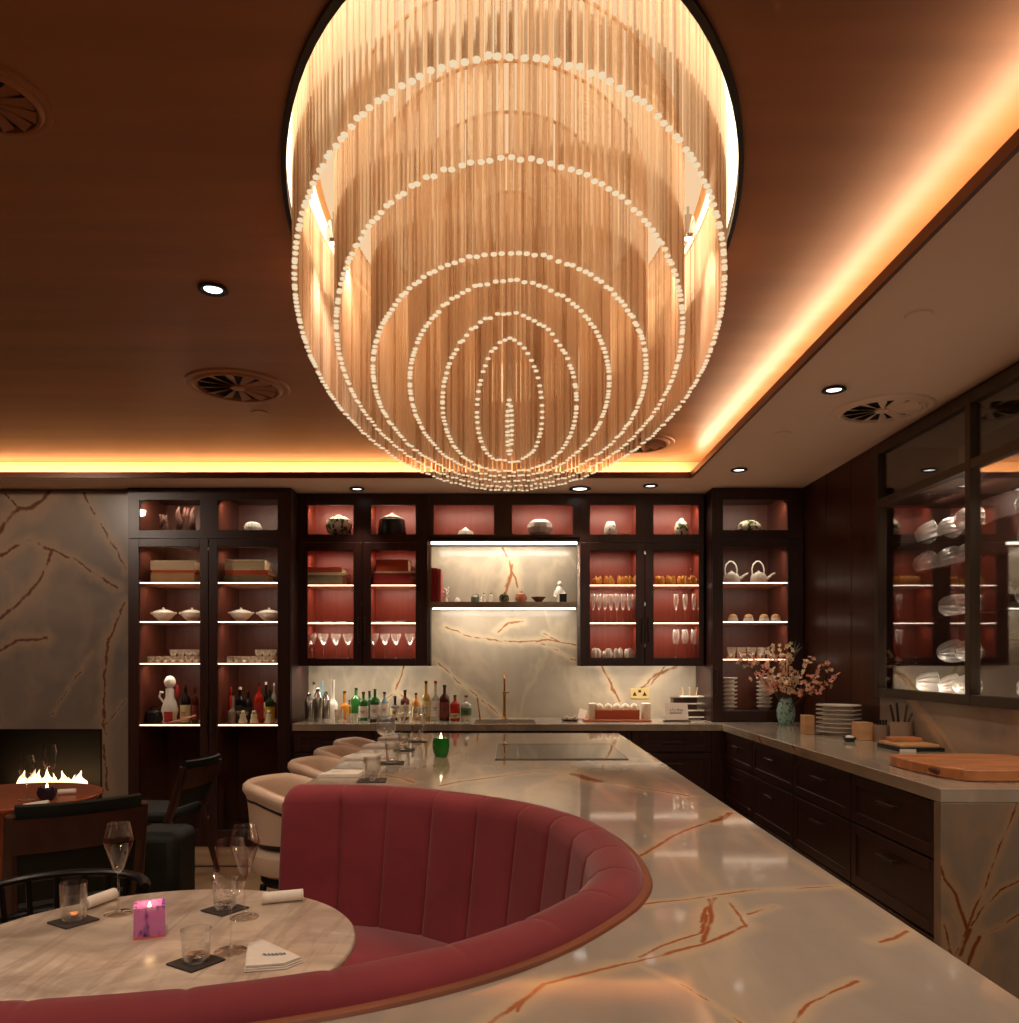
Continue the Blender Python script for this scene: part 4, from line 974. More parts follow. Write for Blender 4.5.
# niches
def drift(label,px,w,h):
    mb=MB()
    for k in range(5):
        p=Vector((random.uniform(-w*.3,w*.3),0,.008)); pts=[p]; 
        for i in range(5): p=p+Vector((random.uniform(-w*.16,w*.16),random.uniform(-.015,.015),h/5)); p.x=max(-w/2,min(w/2,p.x)); pts.append(p.copy())
        mb.tube(pts,[h*.13,h*.16,h*.12,h*.13,h*.08,h*.03],8)
    for k in range(4): mb.ball((random.uniform(-w*.35,w*.35),0,h*.13),h*.14,8)
    mz=min(v[2] for v in mb.v); mb.xf(Matrix.Translation((0,0,-mz)))
    one('driftwood_sculpture',label,'sculpture',mb,M['drift'],(atx(px,DT),DT,NZ),sharp=80)
drift('small forked driftwood sculpture in the top left niche of the tall cabinet',165,.13,.13)
drift('larger gnarled driftwood sculpture in the top left niche of the tall cabinet',186,.15,.185)
mb=MB().lathe([(.006,0),(.05,.004),(.062,.03),(.062,.05),(.05,.075),(.03,.085),(.001,.086)],32,rib=.05,nr=14)
one('ceramic_ornament','white ribbed round ornament in the right top niche of the tall cabinet','ornament',mb,M['white'],(atx(253,DT),DT,NZ))
o=thing('porcelain_globe','flattened porcelain globe painted with green vines, left top niche of left wall cabinet','ornament',(atx(339,DN),DN,NZ))
MB().lathe([(.04,0),(.045,.006),(.09,.04),(.105,.085),(.095,.13),(.06,.155),(.02,.162),(.0001,.162)],32).build('body',M['jadepat'],o)
MB().lathe([(.022,.160),(.022,.170),(.014,.171),(.014,.160)],20).build('neck',M['white'],o)
o=thing('lidded_pot','large dark grey pot with a conical pale lid in the left wall cabinet niche','pot',(atx(392,DN),DN,NZ))
MB().lathe([(.0001,0),(.105,0),(.112,.02),(.10,.13),(.085,.14),(.0001,.14)],36).build('pot',M['darkcer'],o)
MB().lathe([(.090,.141),(.088,.146),(.03,.172),(.012,.178),(.01,.188),(.0001,.19)],36).build('lid',M['pottery'],o)
one('shell_ornament','white domed ornament in the first niche over the central marble bay','ornament',MB().lathe([(.0001,0),(.05,0),(.062,.018),(.052,.045),(.022,.062),(.008,.075),(.0001,.078)],28,rib=.04,nr=9),M['white'],(atx(465.5,DN),DN,NZ))
one('round_vase','white faceted spherical vase in the second niche over the central marble bay','vase',MB().lathe([(.0001,0),(.05,.001),(.085,.03),(.10,.07),(.092,.105),(.06,.130),(.045,.134),(.04,.130),(.0001,.05)],12),M['white'],(atx(540,DN),DN,NZ),sharp=15)
one('tapered_pot','small white tapered pot with blue flecks, left niche of the right wall cabinet','pot',MB().lathe([(.0001,0),(.05,0),(.055,.01),(.05,.07),(.032,.115),(.026,.12),(.022,.115),(.0001,.05)],28),M['bluepat'],(atx(610.5,DN),DN,NZ))
o=thing('painted_jar','egg-shaped porcelain jar painted with green leaves, right niche of the right wall cabinet','jar',(atx(681.5,DN),DN,NZ))
MB().lathe([(.0001,0),(.038,0),(.042,.006),(.056,.04),(.056,.075),(.04,.115),(.022,.13),(.0001,.13)],28).build('body',M['jadepat'],o)
MB().lathe([(.02,.131),(.016,.14),(.006,.146),(.0001,.147)],16).build('lid',M['white'],o)
one('painted_jar','wide low porcelain jar with green painting in the corner cabinet niche','jar',MB().lathe([(.0001,0),(.06,0),(.09,.03),(.092,.055),(.07,.085),(.03,.098),(.0001,.099)],28,sy=.75),M['jadepat'],(atx(749.5,DT),DT,NZ))
# books lying flat
def book(label,px,D,z,w,t,col,dep=.20,rz=0,group=None):
    o=thing('book',label,'book',(atx(px,D),D,z),rz,group)
    MB().box(-w/2,w/2,-dep/2,dep/2,0,.003).box(-w/2,w/2,-dep/2,dep/2,t-.003,t).box(-w/2,w/2,-dep/2,-dep/2+.004,.003,t-.003).build('cover',col,o,bevel=.001)
    MB().box(-w/2+.004,w/2-.004,-dep/2+.0045,dep/2-.004,.003,t-.003).build('pages',M['ivory'],o)
    return t+.0006
def stack(px,D,z,spec,where):
    z+=.0006
    for k,(w,t,col,nm) in enumerate(spec):
        z+=book('%s %s %s'%(nm,'at the bottom of the flat stack' if k==0 else ('on top of the flat stack' if k==len(spec)-1 else 'in the middle of the flat stack'),where),px+(1 if k%2 else -1),D,z,w,t,col)
DB=D_TALL+.19
stack(179,DB,SH1,[(.33,.075,M['buff'],'thick buff book'),(.34,.02,M['orangecloth'],'thin orange-edged book'),(.33,.07,M['ivory'],'thick pale book')],'in tall cabinet left bay')
stack(250,DB,SH1,[(.32,.06,M['olive'],'dull olive book'),(.32,.035,M['orangecloth'],'orange-red book'),(.30,.075,M['ivory'],'thick ivory book')],'in tall cabinet right bay')
DB2=D_UP+.15
stack(327,DB2,SH1,[(.30,.075,M['olive'],'large grey book'),(.31,.02,M['ivory'],'thin white book'),(.29,.04,M['orangecloth'],'orange-brown book')],'in left wall cabinet left bay')
stack(395,DB2,SH1,[(.29,.09,M['redcloth'],'thick red book'),(.31,.014,M['ivory'],'thin pale book'),(.25,.09,M['orangecloth'],'thick orange-red book')],'in left wall cabinet right bay')
# tureens
def tureen(label,px,D,z):
    o=thing('tureen',label,'tureen',(atx(px,D),D,z+.0006),0,'white tureens in the tall cabinet')
    MB().lathe([(.0001,0),(.035,0),(.036,.01),(.06,.03),(.082,.055),(.085,.065),(.078,.065),(.0001,.04)],28).build('bowl',M['white'],o)
    MB().lathe([(.080,.066),(.07,.078),(.03,.09),(.008,.093),(.010,.104),(.0001,.108)],28).build('lid',M['white'],o)
    for s in (-1,1): MB().tube([(s*.080,0,.058),(s*.092,0,.060),(s*.099,0,.068),(s*.092,0,.073),(s*.082,0,.066)],.004,6).build('handle',M['white'],o)
for px,l in ((163.5,'left bay, first'),(192,'left bay, second'),(241,'right bay, first'),(269,'right bay, second')): tureen('white lidded tureen with two handles in the tall cabinet, '+l,px,D_TALL+.14,SH2)
# rows of small glasses on the third shelf of the tall cabinet
def smallglass(name,label,cat,prof_,m,loc,grp,seg=14):
    o=MB().lathe(prof_,seg).build(name,m,None,loc); return tag(o,label,cat,grp)
cupP=[(.0001,0),(.018,0),(.026,.02),(.030,.05),(.028,.05),(.022,.02),(.0001,.006)]
M['glassw']=glass('pale_glassware',(.9,.88,.85,1),.5,.08,.22,(.9,.8,.66,1))
ORD=['first','second','third','fourth','fifth','sixth','seventh','eighth']
for b,(px0,px1,n,bay) in enumerate(((150.5,196,7,'left bay'),(230,273,7,'right bay'))):
    for r_ in range(2):
        for i in range(n):
            px=px0+(px1-px0)*i/(n-1); D=D_TALL+.12+.10*r_; rw='front' if r_==0 else 'back'
            smallglass('small_glass','small glass in tall cabinet %s, %s row, %s from the left'%(bay,rw,ORD[i]),'glass',cupP,M['glassw'],(atx(px,D),D,SH3+.0006),'small glasses in the tall cabinet')
            if r_ and (b==0 and i>2 or b==1 and i>3):
                smallglass('small_glass','small glass stacked on the back row, tall cabinet %s, above %s from left'%(bay,ORD[i]),'glass',cupP,M['glassw'],(atx(px,D),D,SH3+.052),'small glasses in the tall cabinet')
# stemware rows
def stemrow(pxs,D,z,h,r,kind,where,grp,name='wine_glass'):
    pos=['first','second','third','fourth','fifth','sixth','seventh','eighth','ninth']
    proto=None
    for i,px in enumerate(pxs):
        lab='%s %s, %s from the left'%('wine glass' if name=='wine_glass' else 'champagne flute',where,pos[i]) 
        if proto is None: proto=flute(name,lab,(atx(px,D),D,z+.0006),h,r,grp,kind,M['stemw'])
        else: dup(proto,(atx(px,D),D,z+.0006),0,lab)
ZUF=ZUD+.0
ZFL=ZUB+ (ZUD-ZUB)-.003
stemrow([312,323.5,336,348],D_UP+.13,ZFL,.20,.038,'cocktail','in the bottom left bay of the left wall cabinet','wine glasses in the left wall cabinet')
stemrow([374,385,396,410],D_UP+.13,ZFL,.20,.038,'cocktail','in the bottom right bay of the left wall cabinet','wine glasses in the left wall cabinet')
stemrow([593,599,605,611,617,623,629,634],D_UP+.13,SH2,.225,.022,'facet','in right wall cabinet, left bay','champagne flutes in the right wall cabinet','champagne_flute')
stemrow([676,685,694],D_UP+.13,SH2,.225,.022,'facet','in right wall cabinet, right bay middle shelf','champagne flutes in the right wall cabinet','champagne_flute')
stemrow([676,685,694],D_UP+.13,ZFL+.006,.225,.028,'wine','in the bottom right bay of the right wall cabinet','wine glasses in the right wall cabinet')
# flat plates on the middle shelf of the left wall cabinet
for px,l in ((315,'first'),(328,'second'),(341,'third'),(377,'fourth'),(388,'fifth'),(400,'sixth')):
    one('saucer','small pale saucer on the middle shelf of the left wall cabinet, %s from the left'%l,'saucer',MB().lathe([(.0001,0),(.03,0),(.045,.010),(.043,.012),(.0001,.004)],20),M['white'],(atx(px,D_UP+.13),D_UP+.13,SH2+.0006),0,'saucers in the left wall cabinet')
# golden crumpled pieces
def goldpiece(label,px,D,z,w,h,m=None,grp='golden crumpled ornaments'):
    mb=MB()
    for k in range(14):
        x=random.uniform(-w/2,w/2); y=random.uniform(-.03,.03); hh=h*random.uniform(.55,1); r=random.uniform(.012,.02)
        mb.lathe([(.0001,0),(r*.7,0),(r,hh*.5),(r*.85,hh*.8),(r*.3,hh),(.0001,hh*.85)],7,(x,y,0),rib=.2,nr=3)
    one('crumpled_ornament',label,'ornament',mb,m or M['gold'],(atx(px,D),D,z+.0006),0,grp,sharp=30)
for px,l in ((597,'first'),(609,'second'),(622.5,'third'),(632.5,'fourth'),(660,'fifth'),(671,'sixth'),(682,'seventh'),(692.5,'eighth')):
    goldpiece('golden crumpled ornament on the top shelf of the right wall cabinet, %s from the left'%l,px,D_UP+.12,SH1,.058,.08)
for px,l in ((596,'first'),(607,'second'),(618,'third'),(630,'fourth')):
    goldpiece('pale coral-like ornament at the bottom of the right wall cabinet, %s from the left'%l,px,D_UP+.12,ZFL+.006,.058,.085,M['linen'],'pale coral ornaments')
# teapots etc in the corner cabinet
def teapot(label,px):
    D=D_TALL+.16; o=thing('teapot',label,'teapot',(atx(px,D),D,SH1+.0006),0,'tall-handled teapots')
    c=M['white']
    MB().lathe([(.0001,0),(.062,0),(.064,.006),(.058,.055),(.048,.072),(.02,.078),(.0001,.079)],28).build('pot',c,o)
    MB().lathe([(.03,.0775),(.02,.086),(.007,.090),(.008,.098),(.0001,.1)],20).build('lid',c,o)
    MB().tube([(.05,0,.028),(.08,0,.048),(.10,0,.066),(.125,0,.08)],[.014,.011,.008,.007],8).build('spout',c,o)
    MB().tube([(-.046,0,.07),(-.050,0,.11),(-.040,0,.145),(-.015,0,.168),(.008,0,.168),(.030,0,.145),(.042,0,.11),(.040,0,.07)],.0055,8).build('handle',c,o)
teapot('white teapot with tall hooped handle on the left of the corner cabinet shelf',731.5)
teapot('white teapot with tall hooped handle on the right of the corner cabinet shelf',758.5)
for px,l in ((733,'first'),(748.5,'second'),(764,'third'),(775.5,'fourth')):
    o=thing('dome_bell','small cream domed dish on the corner cabinet shelf, %s from the left'%l,'dish',(atx(px,D_TALL+.15),D_TALL+.15,SH2+.0006),0,'small domed dishes')
    MB().lathe([(.0001,0),(.036,0),(.040,.008),(.034,.03)],20,rib=.03,nr=10).build('base',M['white'],o); MB().lathe([(.034,.031),(.028,.048),(.014,.058),(.0001,.060)],20).build('dome',M['palewood'],o)
for px,l in ((731,'first'),(741,'second'),(751,'third'),(761,'fourth'),(771,'fifth')):
    one('wavy_bowl','white wavy-rimmed bowl on the lower corner cabinet shelf, %s from the left'%l,'bowl',MB().lathe([(.0001,0),(.024,0),(.034,.05),(.036,.085),(.034,.086),(.026,.05),(.0001,.01)],24,rib=.07,nr=5),M['glassw'],(atx(px,D_TALL+.16),D_TALL+.16,SHR3+.0006),0,'wavy-rimmed bowls')
plP=[(.0001,.002),(.030,.002),(.031,0),(.035,0),(.036,.012),(.052,.020),(.058,.024),(.058,.030),(.050,.024),(.0001,.012)]
for (px,lab,dd) in ((729.5,'left',.15),(764,'middle',.15),(765,'right',.29)):
    for k in range(8):
        x=atx(px,D_TALL+dd)
        one('plate','white plate %s from the bottom of the %s stack in the corner cabinet'%(ORD[k],lab),'plate',MB().lathe(plP,24),M['white'],(x,D_TALL+dd,SHRB+.001+k*.0306),0,'plates stacked in the corner cabinet')
# central marble shelf
DS=D_UP+.14; ZS=zs+.0006
for k,(px,c,nm,h) in enumerate(((433,M['redcloth'],'leftmost tall dark red book',.262),(436.6,mat('crimson_book_cloth',rgb(170,40,40),.7),'middle tall crimson book',.262),(440.2,mat('pink_red_book_cloth',rgb(186,84,78),.7),'rightmost tall pinkish red book',.255))):
    o=thing('book',nm+' standing at the left end of the marble wall shelf','book',(atx(px,DS),DS,ZS))
    MB().box(-.012,-.0095,-.09,.09,0,h).box(.0095,.012,-.09,.09,0,h).box(-.0095,.0095,-.09,-.087,0,h).build('cover',c,o); MB().box(-.0093,.0093,-.086,.086,.003,h-.004).build('pages',M['ivory'],o)
mb=MB().lathe([(.0001,0),(.014,0),(.016,.01),(.010,.04),(.013,.07),(.009,.10),(.0001,.11)],14)
for i in range(9):
    a=i*2.4; mb.ball((.018*math.cos(a),.012*math.sin(a),.05+.0085*i),.009,8)
one('flower_figurine','small white flower figurine beside the red books','figurine',mb,M['white'],(atx(446,DS),DS,ZS),sharp=80)
one('small_dome','tiny white domed ornament on the marble wall shelf','ornament',MB().lathe([(.0001,0),(.026,0),(.027,.008),(.022,.028),(.010,.040),(.0001,.043)],20),M['white'],(atx(457.2,DS),DS,ZS))
o=thing('tea_jar','grey-green lidded tea jar on the marble wall shelf','jar',(atx(475.3,DS),DS,ZS))
MB().lathe([(.0001,0),(.028,0),(.034,.02),(.034,.045),(.024,.058),(.0001,.058)],20).build('body',M['greencer'],o); MB().lathe([(.022,.0585),(.020,.068),(.008,.072),(.0001,.078)],16).build('lid',M['pottery'],o)
for px,h,l in ((481,.05,'beside the grey-green tea jar'),(483.8,.075,'with a dark top, left of two'),(491.3,.075,'with a dark top, beside the dark green pot')):
    o=thing('figurine','tiny white figurine '+l,'figurine',(atx(px,DS),DS+(.05 if px==481 else 0),ZS))
    MB().lathe([(.0001,0),(.012,0),(.014,h*.3),(.008,h*.6),(.011,h*.75),(.006,h*.9),(.0001,h*.92)],14).build('body',M['white'],o); MB().ball((0,0,h*.93),.007,10).build('head',M['darkcer'] if h>.06 else M['white'],o)
def gourd(name,label,px,m,r,sc):
    o=thing(name,label,'pot',(atx(px,DS),DS,ZS))
    MB().lathe([(.0001,0),(r*.6,0),(r*.95,r*.5),(r,r*.95),(r*.8,r*1.5),(r*.35,r*1.75),(.0001,r*1.72)],26,rib=.03,nr=10).build('body',m,o)
    MB().tube([(0,0,r*1.7),(.002,0,r*1.95),(.008,0,r*2.1)],[.005,.004,.003],6).build('stalk',M['drift'],o)
gourd('round_pot','dark green lattice-glazed round pot on the marble wall shelf',504,M['darkgreen'],.040,1)
gourd('round_pot','orange terracotta round pot on the marble wall shelf',521,M['terracotta'],.044,1)
one('shallow_bowl','dark flared bowl on the marble wall shelf','bowl',MB().lathe([(.0001,0),(.020,0),(.022,.006),(.045,.03),(.058,.045),(.054,.045),(.02,.012),(.0001,.010)],28),M['drift'],(atx(538.5,DS),DS,ZS))
mb=MB().lathe([(.0001,0),(.022,0),(.024,.01),(.016,.03),(.028,.06),(.034,.095),(.022,.125),(.012,.135),(.0001,.137)],16)
mb.ball((.004,0,.155),.021,14); mb.tube([(-.026,0,.10),(-.040,0,.06),(-.02,-.02,.05)],[.011,.009,.008],8); mb.tube([(.028,0,.10),(.044,-.01,.075),(.02,-.03,.07)],[.011,.009,.008],8)
one('seated_figurine','white seated ceramic figurine near the right end of the marble wall shelf','figurine',mb,M['white'],(atx(559.2,DS+.06),DS+.06,ZS),sharp=80)
o=thing('black_box','small black lidded box in front of the white seated figurine','box',(atx(563,DS-.04),DS-.04,ZS))
MB().box(-.027,.027,-.022,.022,0,.055).build('box_body',M['black'],o,bevel=.002); MB().box(-.029,.029,-.024,.024,.0555,.066).build('lid',M['darkcer'],o,bevel=.002)

# ---------------------------------------------------------------- bottles
def colglass(name,c,body=.55): return glass(name,c,.35,.05,body,c)
G={'green':colglass('green_bottle_glass',rgb(60,130,60)),'dgreen':mat('dark_green_bottle_glass',rgb(30,50,26),.1),'clear':colglass('clear_bottle_glass',rgb(225,222,210),.3),
 'amber':colglass('amber_bottle_glass',rgb(215,140,50),.6),'gold':colglass('yellow_spirit_bottle',rgb(215,185,110),.5),'brown':mat('brown_bottle_glass',rgb(72,30,18),.12),'red':colglass('red_spirit_bottle',rgb(190,50,36),.75),
 'black':mat('black_bottle_glass',rgb(22,20,20),.12),'white':M['white'],'blue':colglass('pale_blue_bottle_glass',rgb(170,205,215),.35),'teal':colglass('teal_bottle_glass',rgb(110,160,140),.5),'olive':colglass('olive_bottle_glass',rgb(120,125,50),.6)}
LB={'white':M['linen'],'cream':mat('cream_label',rgb(220,200,150),.7),'red':mat('red_label',rgb(170,40,36),.6),'brown':mat('brown_label',rgb(120,50,40),.6),'yellow':mat('yellow_label',rgb(215,170,40),.6),'dark':mat('dark_label',rgb(50,40,36),.6),'green':mat('green_label',rgb(80,110,70),.6)}
def bottle(label,px,D,z,h,r,g,cap='dark',lab='white',lh=(.10,.50),shoulder=.62,neck=.3,xoff=0,pour=False,marks=True):
    o=thing('bottle',label,'bottle',(atx(px,D)+xoff,D,z+.0006))
    rn=r*neck; r=r*1.0
    MB().lathe([(.0001,0),(r*.95,0),(r,h*.02),(r,h*shoulder),(r*.88,h*(shoulder+.05)),(rn*1.15,h*(shoulder+.13)),(rn,h*(shoulder+.16)),(rn,h*.93),(rn*1.15,h*.94),(rn*1.15,h*.955),(.0001,h*.955)],20).build('glass_body',G[g],o)
    if lab: 
        MB().lathe([(r*1.005,h*lh[0]),(r*1.02,h*lh[0]),(r*1.02,h*lh[1]),(r*1.005,h*lh[1])],20).build('label',LB[lab],o)
        if marks:
            mb=MB(); zc_=h*(lh[0]+lh[1])/2
            for k in range(3):
                mb.box(-r*(.5-.1*k),r*(.5-.1*k),-r*1.035,-r*.9,zc_+h*.035*(1-k)-.0018,zc_+h*.035*(1-k)+.0018)
            mb.build('label_print',LB['dark'] if lab!='dark' else LB['cream'],o)
    if cap: MB().lathe([(rn*1.2,h*.93),(rn*1.25,h*.93),(rn*1.2,h),(.0001,h)],14).build('cap',{'dark':M['black'],'gold':M['brass'],'red':LB['red'],'white':M['white'],'steel':M['steel']}[cap],o)
    return o
CT=TOP+.0003; DBk=D_UP-.10
def cnt(label,px,ytop,w,g,D=6.05,**k):
    h=gz(ytop,D)-TOP; bottle(label,px,D,CT,h,w/2*D/F,g,**k)
cnt('clear bottle with a pale blue neck behind the cocktail shakers',322.5,680,9,'blue',D=6.2,cap=None,lab=None)
cnt('dark-stoppered clear bottle at the left end of the back counter',314,682,8,'clear',D=6.22,cap='dark',lab=None)
cnt('tall white tapering bottle on the back counter',333,678,9.5,'white',D=6.16,cap=None,lab=None,shoulder=.35,neck=.38)
cnt('amber bottle next to the tall white one',344.5,691,9.5,'amber',D=6.18,cap='gold',lab=None,shoulder=.45)
cnt('olive green bottle behind the short glasses',349.5,700,6,'olive',D=6.2,cap='dark',lab=None)
cnt('pale green bottle with a narrow neck',356,688,10,'green',D=6.22,cap='steel',lab=None)
cnt('green bottle with white label and gold cap',363.5,692,9.5,'green',D=6.06,cap='gold',lab='white')
cnt('dark green bottle with a black cap behind two labelled bottles',369.5,691,8,'dgreen',D=6.2,cap='dark',lab=None)
cnt('green bottle with white label and pale cap',375,689,9.5,'green',D=6.06,cap='steel',lab='white')
cnt('pale blue bottle with black cap and white label',384.5,692,8,'blue',D=6.05,cap='dark',lab='white',lh=(.15,.6),shoulder=.62)
cnt('squat black bottle with a round cream label',395,696,9,'black',D=6.12,cap='dark',lab='cream',shoulder=.5)
cnt('dark-capped bottle with brown shoulders and cream label',405,690,9,'brown',D=6.14,cap='dark',lab='cream')
cnt('slim amber bottle with orange neck',416,693,8,'amber',D=6.1,cap='gold',lab='cream')
cnt('tall golden spirit bottle with a yellow cap',426,681,9,'gold',D=6.05,cap='gold',lab='cream',shoulder=.56)
cnt('tall clear bottle with pink and white cap and cream label',435.5,681,9,'clear',D=6.05,cap='red',lab='white',shoulder=.52)
cnt('dark brown bottle with a red label and black cap',444.5,685,10,'brown',D=6.05,cap='dark',lab='brown',lh=(.1,.52))
cnt('short bottle of red spirit with a silver cap',455,695,10,'red',D=6.05,cap='steel',lab='cream',lh=(.1,.28),shoulder=.62)
cnt('short clear bottle with pale green label',466,695.5,10.5,'clear',D=6.05,cap='gold',lab='green',shoulder=.62,lh=(.2,.5))
def shaker(label,px,D,h,r):
    o=thing('cocktail_shaker',label,'shaker',(atx(px,D),D,CT))
    MB().lathe([(.0001,0),(r*.8,0),(r,h*.62),(r*.98,h*.63)],24).build('tin',M['steel'],o); MB().lathe([(r*1.0,h*.63),(r*.95,h*.72),(r*.5,h*.86),(r*.42,h*.88)],24).build('strainer_top',M['steel'],o); MB().lathe([(r*.45,h*.88),(r*.42,h*.97),(.0001,h)],18).build('cap',M['steel'],o)
shaker('tall steel cocktail shaker at the left end of the counter',318,5.98,.25,.037)
shaker('steel cocktail shaker left of the tallest shaker',309,5.95,.215,.033)
shaker('steel cocktail shaker behind the others, next to the white bottle',326,6.08,.22,.035)
smallglass('mixing_glass','clear mixing glass with pale liquid beside the amber bottle','glass',[(.0001,0),(.03,0),(.034,.09),(.032,.09),(.028,.01),(.0001,.008)],M['glassw'],(atx(339,5.94),5.94,CT),None,20)
for px,l in ((349,'left'),(355.5,'right')):
    smallglass('small_glass','small clear glass in front of the green bottles, %s one'%l,'glass',[(.0001,0),(.018,0),(.024,.06),(.022,.06),(.016,.006),(.0001,.005)],M['glassw'],(atx(px,5.92),5.92,CT),None,16)
o=one('muddler','dark wooden muddler lying in front of the labelled green bottles','bar tool',MB().tube([(-.085,0,.018),(-.03,0,.014),(.05,.0,.016),(.09,0,.02)],[.018,.012,.014,.019],12),M['chairwood'],(atx(382,5.84),5.84,CT+.001),.12)
for px,h,l in ((400,.12,'left'),(408,.14,'middle'),(420,.11,'right')):
    flute('wine_glass','short-stemmed wine glass on the back counter behind the island glasses, %s of three'%l,(atx(px,5.85),5.85,CT),h,.032,None,'wine')
# sink, faucet and stick
o=thing('sink','shallow brass-rimmed undermount sink in the back counter','sink',(atx(505,5.95),5.95,TOP))
hw=30*5.95/F; MB().box(-hw,hw,-.17,-.165,.0004,.004).box(-hw,hw,.14,.145,.0004,.004).box(-hw,-hw+.005,-.165,.14,.0004,.004).box(hw-.005,hw,-.165,.14,.0004,.004).build('rim',M['brass'],o)
MB().box(-hw+.005,hw-.005,-.165,.14,.0004,.0015).build('basin',M['bronze'],o)
o=thing('faucet','tall slim brass faucet standing at the sink','faucet',(atx(504.5,6.2),6.2,TOP+.0003))
hh=gz(674,6.2)-TOP
MB().lathe([(.0001,0),(.022,0),(.022,.006),(.012,.012),(.011,hh*.55),(.014,hh*.56),(.014,hh*.60),(.008,hh*.61),(.007,hh*.98),(.0001,hh)],18).build('column',M['brass'],o)
MB().tube([(0,0,hh*.97),(0,-.03,hh),(0,-.12,hh*.98),(0,-.16,hh*.90),(0,-.165,hh*.8)],.008,8).build('spout',M['brass'],o)
MB().tube([(.012,0,hh*.58),(.04,0,hh*.60)],.004,6).build('lever',M['brass'],o)
one('copper_rod','thin leaning copper bar spoon beside the sink','bar tool',MB().tube([(.012,.0,0.004),(0,.02,.09),(-.012,.04,.17)],[.007,.004,.005],8),M['brass'],(atx(478.5,6.1),6.1,CT))
# right-hand part of the counter
o=thing('condiment_dish','small dish of pale morsels left of the candle tray','dish',(atx(570,6.0),6.0,CT))
MB().lathe([(.0001,0),(.05,0),(.07,.012),(.068,.015),(.0001,.005)],24).build('dish',M['drift'],o)
mb=MB()
for k in range(9): mb.ball((random.uniform(-.045,.045),random.uniform(-.03,.03),.018+random.uniform(0,.014)),random.uniform(.009,.014),8)
mb.build('morsels',M['linen'],o)
o=thing('paper_card','small tilted white card behind the condiment dish','card',(atx(581,6.12),6.12,CT),.1)
MB().box(-.028,.028,-.003,.003,0,.075).xf(Matrix.Rotation(.3,4,'Y')@Matrix.Rotation(-.2,4,'X')).xf(Matrix.Translation((0,0,.009))).build('card',M['linen'],o)
o=thing('candle_tray','orange box of cream candles on a terracotta board on the counter','candle tray',(atx(618,6.0),6.0,CT))
MB().box(-.26,.24,-.09,.09,0,.014).build('board',M['terracotta'],o,bevel=.004)
MB().box(-.175,.155,-.045,.045,.0145,.085).build('box',mat('orange_lacquer',rgb(176,78,36),.4),o,bevel=.003)
for k in range(5):
    MB().lathe([(.0001,.0855),(.030,.0855),(.031,.105),(.022,.122),(.006,.134),(.0001,.134)],16,(-.14+.065*k,0,0),rib=.05,nr=6).build('candle',M['wax'],o)
for k,px in enumerate((592.5,646)):
    one('pillar_candle','cream pillar candle at the %s end of the orange candle box'%('left' if k==0 else 'right'),'candle',MB().lathe([(.0001,0),(.034,0),(.035,.004),(.035,.115),(.028,.12),(.006,.118),(.0001,.128)],20),M['wax'],(atx(px,6.0),6.0,CT+(.0148 if px>=640 or px>586 else 0)))
o=thing('wall_socket','cream double power socket on the marble backsplash','socket',(gx(639.5,D_WALL),D_WALL-.0005,gz(693.5,D_WALL)))
MB().box(-.073,.073,-.008,0,-.042,.042).build('plate',mat('beige_socket_plate',rgb(196,170,110),.4),o,bevel=.003)
for x in (-.04,.04):
    MB().add([(x-.017,-.0095,-.018),(x+.017,-.0095,-.018),(x,-.0095,.016),(x-.017,-.008,-.018),(x+.017,-.008,-.018),(x,-.008,.016)],[(0,1,2),(0,3,4,1),(1,4,5,2),(2,5,3,0)]).build('socket_face',M['black'],o)
MB().box(-.011,.011,-.0095,-.008,.008,.028).build('switch',M['black'],o)
o=thing('card_stand','white printed card leaning on a dark stand on the counter','card',(atx(677,5.93),5.93,CT),-.05)
Mt=Matrix.Translation((0,0,.012))@Matrix.Rotation(-.42,4,'X')
MB().box(-.085,.085,-.004,.004,0,.135).xf(Mt).build('card',M['linen'],o); MB().box(-.1,.1,-.02,.045,0,.010).build('stand',M['chairwood'],o,bevel=.002)
mb=MB()
for k,(a,b) in enumerate(((-.05,-.035),(-.028,-.022),(-.015,0.0),(.008,.018),(.024,.05))): mb.box(a,b,-.0055,-.004,.075,.079+.008*(k%2))
for zz in (.05,.06): mb.box(-.05,.04,-.0055,-.004,zz,zz+.0025)
mb.xf(Mt).build('printed_lines',LB['dark'],o)
# tiered stand of boards and white plates behind the card
for k in range(4):
    z=CT+.012+k*.052; x=atx(690,6.2)
    if k==0: one('block','low dark wooden block under the tiered plates','block',MB().box(-.09,.09,-.06,.06,0,.0115),M['chairwood'],(x,6.2,CT))
    one('serving_plate','white oblong plate, %s from the bottom of the pile behind the printed card'%ORD[k],'plate',MB().box(-.115+.008*k,.10,-.07,.07,0,.012),M['white'],(x+.02,6.2,z),0,'white oblong plates behind the card',bevel=.004)
    one('serving_board','brown wooden board, %s from the bottom of the pile behind the printed card'%ORD[k],'board',MB().box(-.12 if k else -.09,.06,-.06,.06,0,.0385) ,M['chairwood'] if k!=3 else M['boardwood'],(x+(-.02 if k else .02),6.2,z+.0125),0,'boards in the tiered pile') if k<3 else None
for k in range(3):
    one('wooden_spatula','short golden wooden tool standing at the top of the tiered pile, %s'%('left','middle','right')[k],'utensil',MB().tube([(0,0,0),(.004*k,0,.03),(.01*k-.01,0,.065)],[.012,.007,.010],8,flat=.5),M['palewood'],(atx(683,6.2)+.05*k,6.2,CT+.012+3*.052+.0125))

